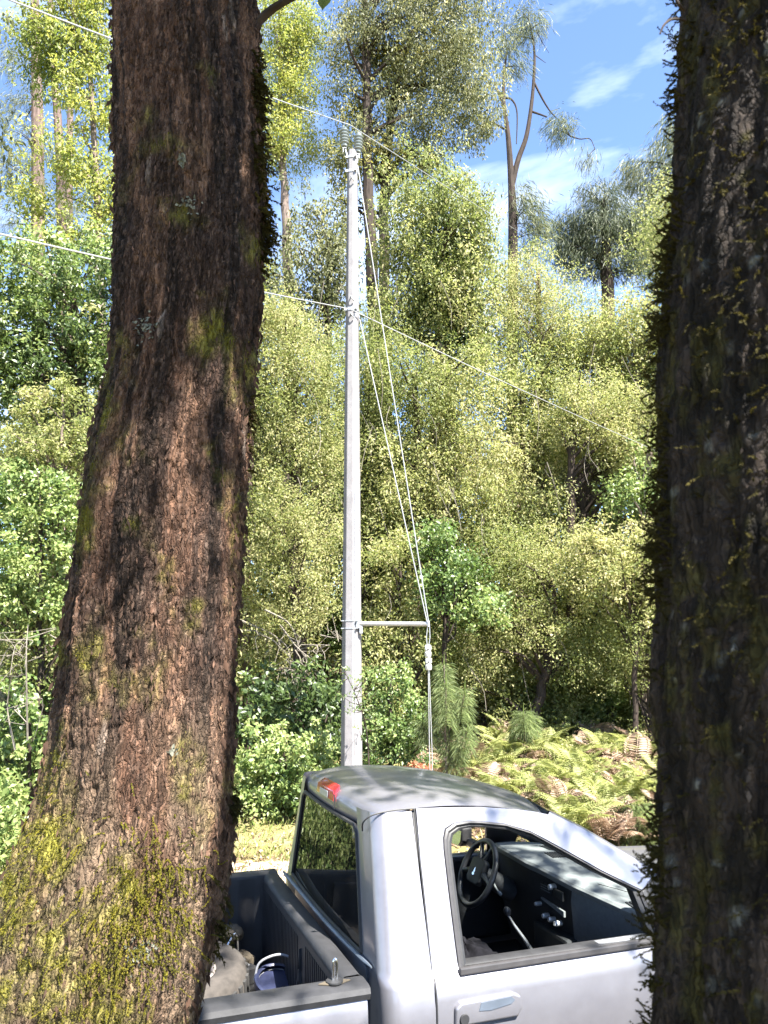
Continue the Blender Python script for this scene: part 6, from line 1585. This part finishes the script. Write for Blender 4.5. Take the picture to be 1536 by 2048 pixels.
# earth wire down the shaft, small step bolt, hooks
zs = np.linspace(base[2] + .2, at(704, 340, YP)[2], 60)
w = MB(); w.tube([face_pt(z, 22 + 1.5 * math.sin(z * 1.7), .006) - base for z in zs], .007, 6); w.build('earth_wire', M['wire'], pole, smooth=True)
for py in (362, 600, 634):
    z = at(704, py, YP)[2]; w = MB(); p = face_pt(z, -10, 0) - base; w.tube(cr([p, p + [0, -.05, 0], p + [.03, -.06, -.05], p + [.05, -.03, -.08]], 10), .011, 6); w.build('hook', M['galv'], pole, smooth=True)
# the steel strut that holds the guy off the pole
s0 = face_pt(at(712, 1248, YP)[2], 45, .0); s1 = at(857, 1248, 11.55)
w = MB(); w.tube([s0, (s0 + s1) / 2, s1], .038, 14); st_ = MB()
so = MB().tube(np.array([s0, (s0 + s1) / 2, s1]) - base, .036, 14).build('strut', M['galv'], pole, smooth=True)
w = MB(); w.box(s0 - base + [.05, -.02, -.09], (.05, .05, .12)); w.box(s0 - base + [.0, 0, 0], (.05, .09, .14)); w.box(s1 - base, (.03, .09, .09)); w.build('strut_bracket', M['galv'], so, bevel=.006)

gw = empty('guy_wire', (s1[0] + .03, s1[1], float(gz(s1[0], s1[1]))), 'pair of steel guy wires running from the pole over the strut down to the ground', 'guy wire')
gb = np.array(gw.location)
top1 = face_pt(at(704, 335, YP)[2], 60, .02); top2 = face_pt(at(704, 632, YP)[2], 60, .02)
for t_, e in ((top1, s1 + [.0, -.03, .02]), (top2, s1 + [-.02, -.03, .02])):
    MB().tube(np.array([t_, (t_ + e) / 2, e]) - gb, .0085, 6).build('upper_cable', M['wire'], gw, smooth=True)
i1, i2, anc = at(856, 1302, 11.5), at(857, 1328, 11.5), np.array([at(863, 1545, 11.5)[0], 11.5, float(gz(at(863, 1545, 11.5)[0], 11.5))])
for dx in (-.012, .012): MB().tube(np.array([s1 + [dx, -.03, 0], (s1 + i1) / 2 + [dx * 2.2, 0, 0], i1 + [dx, 0, .08]]) - gb, .006, 6).build('link_cable', M['wire'], gw, smooth=True)
for c in (i1, i2):
    w = MB(); w.lathe([(.0, -.088), (.038, -.088), (.048, -.075), (.050, -.02), (.040, -.008), (.040, .008), (.050, .02), (.048, .075), (.038, .088), (.0, .088)], c - gb, (0, 0, 1), 14); io = w.build('strain_insulator', M['strain'], gw, smooth=True)
    MB().lathe([(0, -.052), (.014, -.052), (.014, .052), (0, .052)], c - gb + [0, 0, .03], (0, 1, 0), 10).build('wire_hole', M['rubber'], io, smooth=True)
for dx in (-.008, .016): MB().tube(np.array([i2 + [dx * .5, 0, -.06], (i2 + anc) / 2 + [dx * 1.6, 0, 0], anc + [dx, 0, -.05]]) - gb, .0065, 6).build('lower_cable', M['wire'], gw, smooth=True)
def span(name, pts, r, label, sag=0.0):
    P_ = []
    for a, b in zip(pts[:-1], pts[1:]):
        t = np.linspace(0, 1, 40)[:, None]; q = np.array(a) * (1 - t) + np.array(b) * t; q[:, 2] -= sag * 4 * (t * (1 - t))[:, 0]; P_.append(q[:-1])
    P_.append(np.array([pts[-1]])); P_ = np.concatenate(P_)
    rr_w = np.interp(P_[:, 1], [8, 12, 15], [r, r * .7, r * .13])
    o = MB().tube(P_ - P_[0], rr_w, 7).build(name, M['wire'], None, smooth=True, loc=P_[0]); return tag(o, label, 'power line', 'wires on the pole')
def beyond(a, b, k): return np.array(b) + (np.array(b) - np.array(a)) * k
tpA = at(700, 250, YP - .03)
lA = at(20, 0, 8.2); rA = at(1200, 562, 15.6)
span('power_line', [beyond(tpA, lA, 2.0), lA, tpA, rA, beyond(tpA, rA, 3.0)], .0115, 'upper power line passing over the insulators on the pole top', .03)
tpB = at(700, 618, YP - .16); lB = at(0, 468, 8.2); rB = at(1320, 905, 13.6)
span('power_line', [beyond(tpB, lB, 2.0), lB, tpB, rB, beyond(tpB, rB, 2.0)], .0115, 'lower power line fixed at half height of the pole', .03)
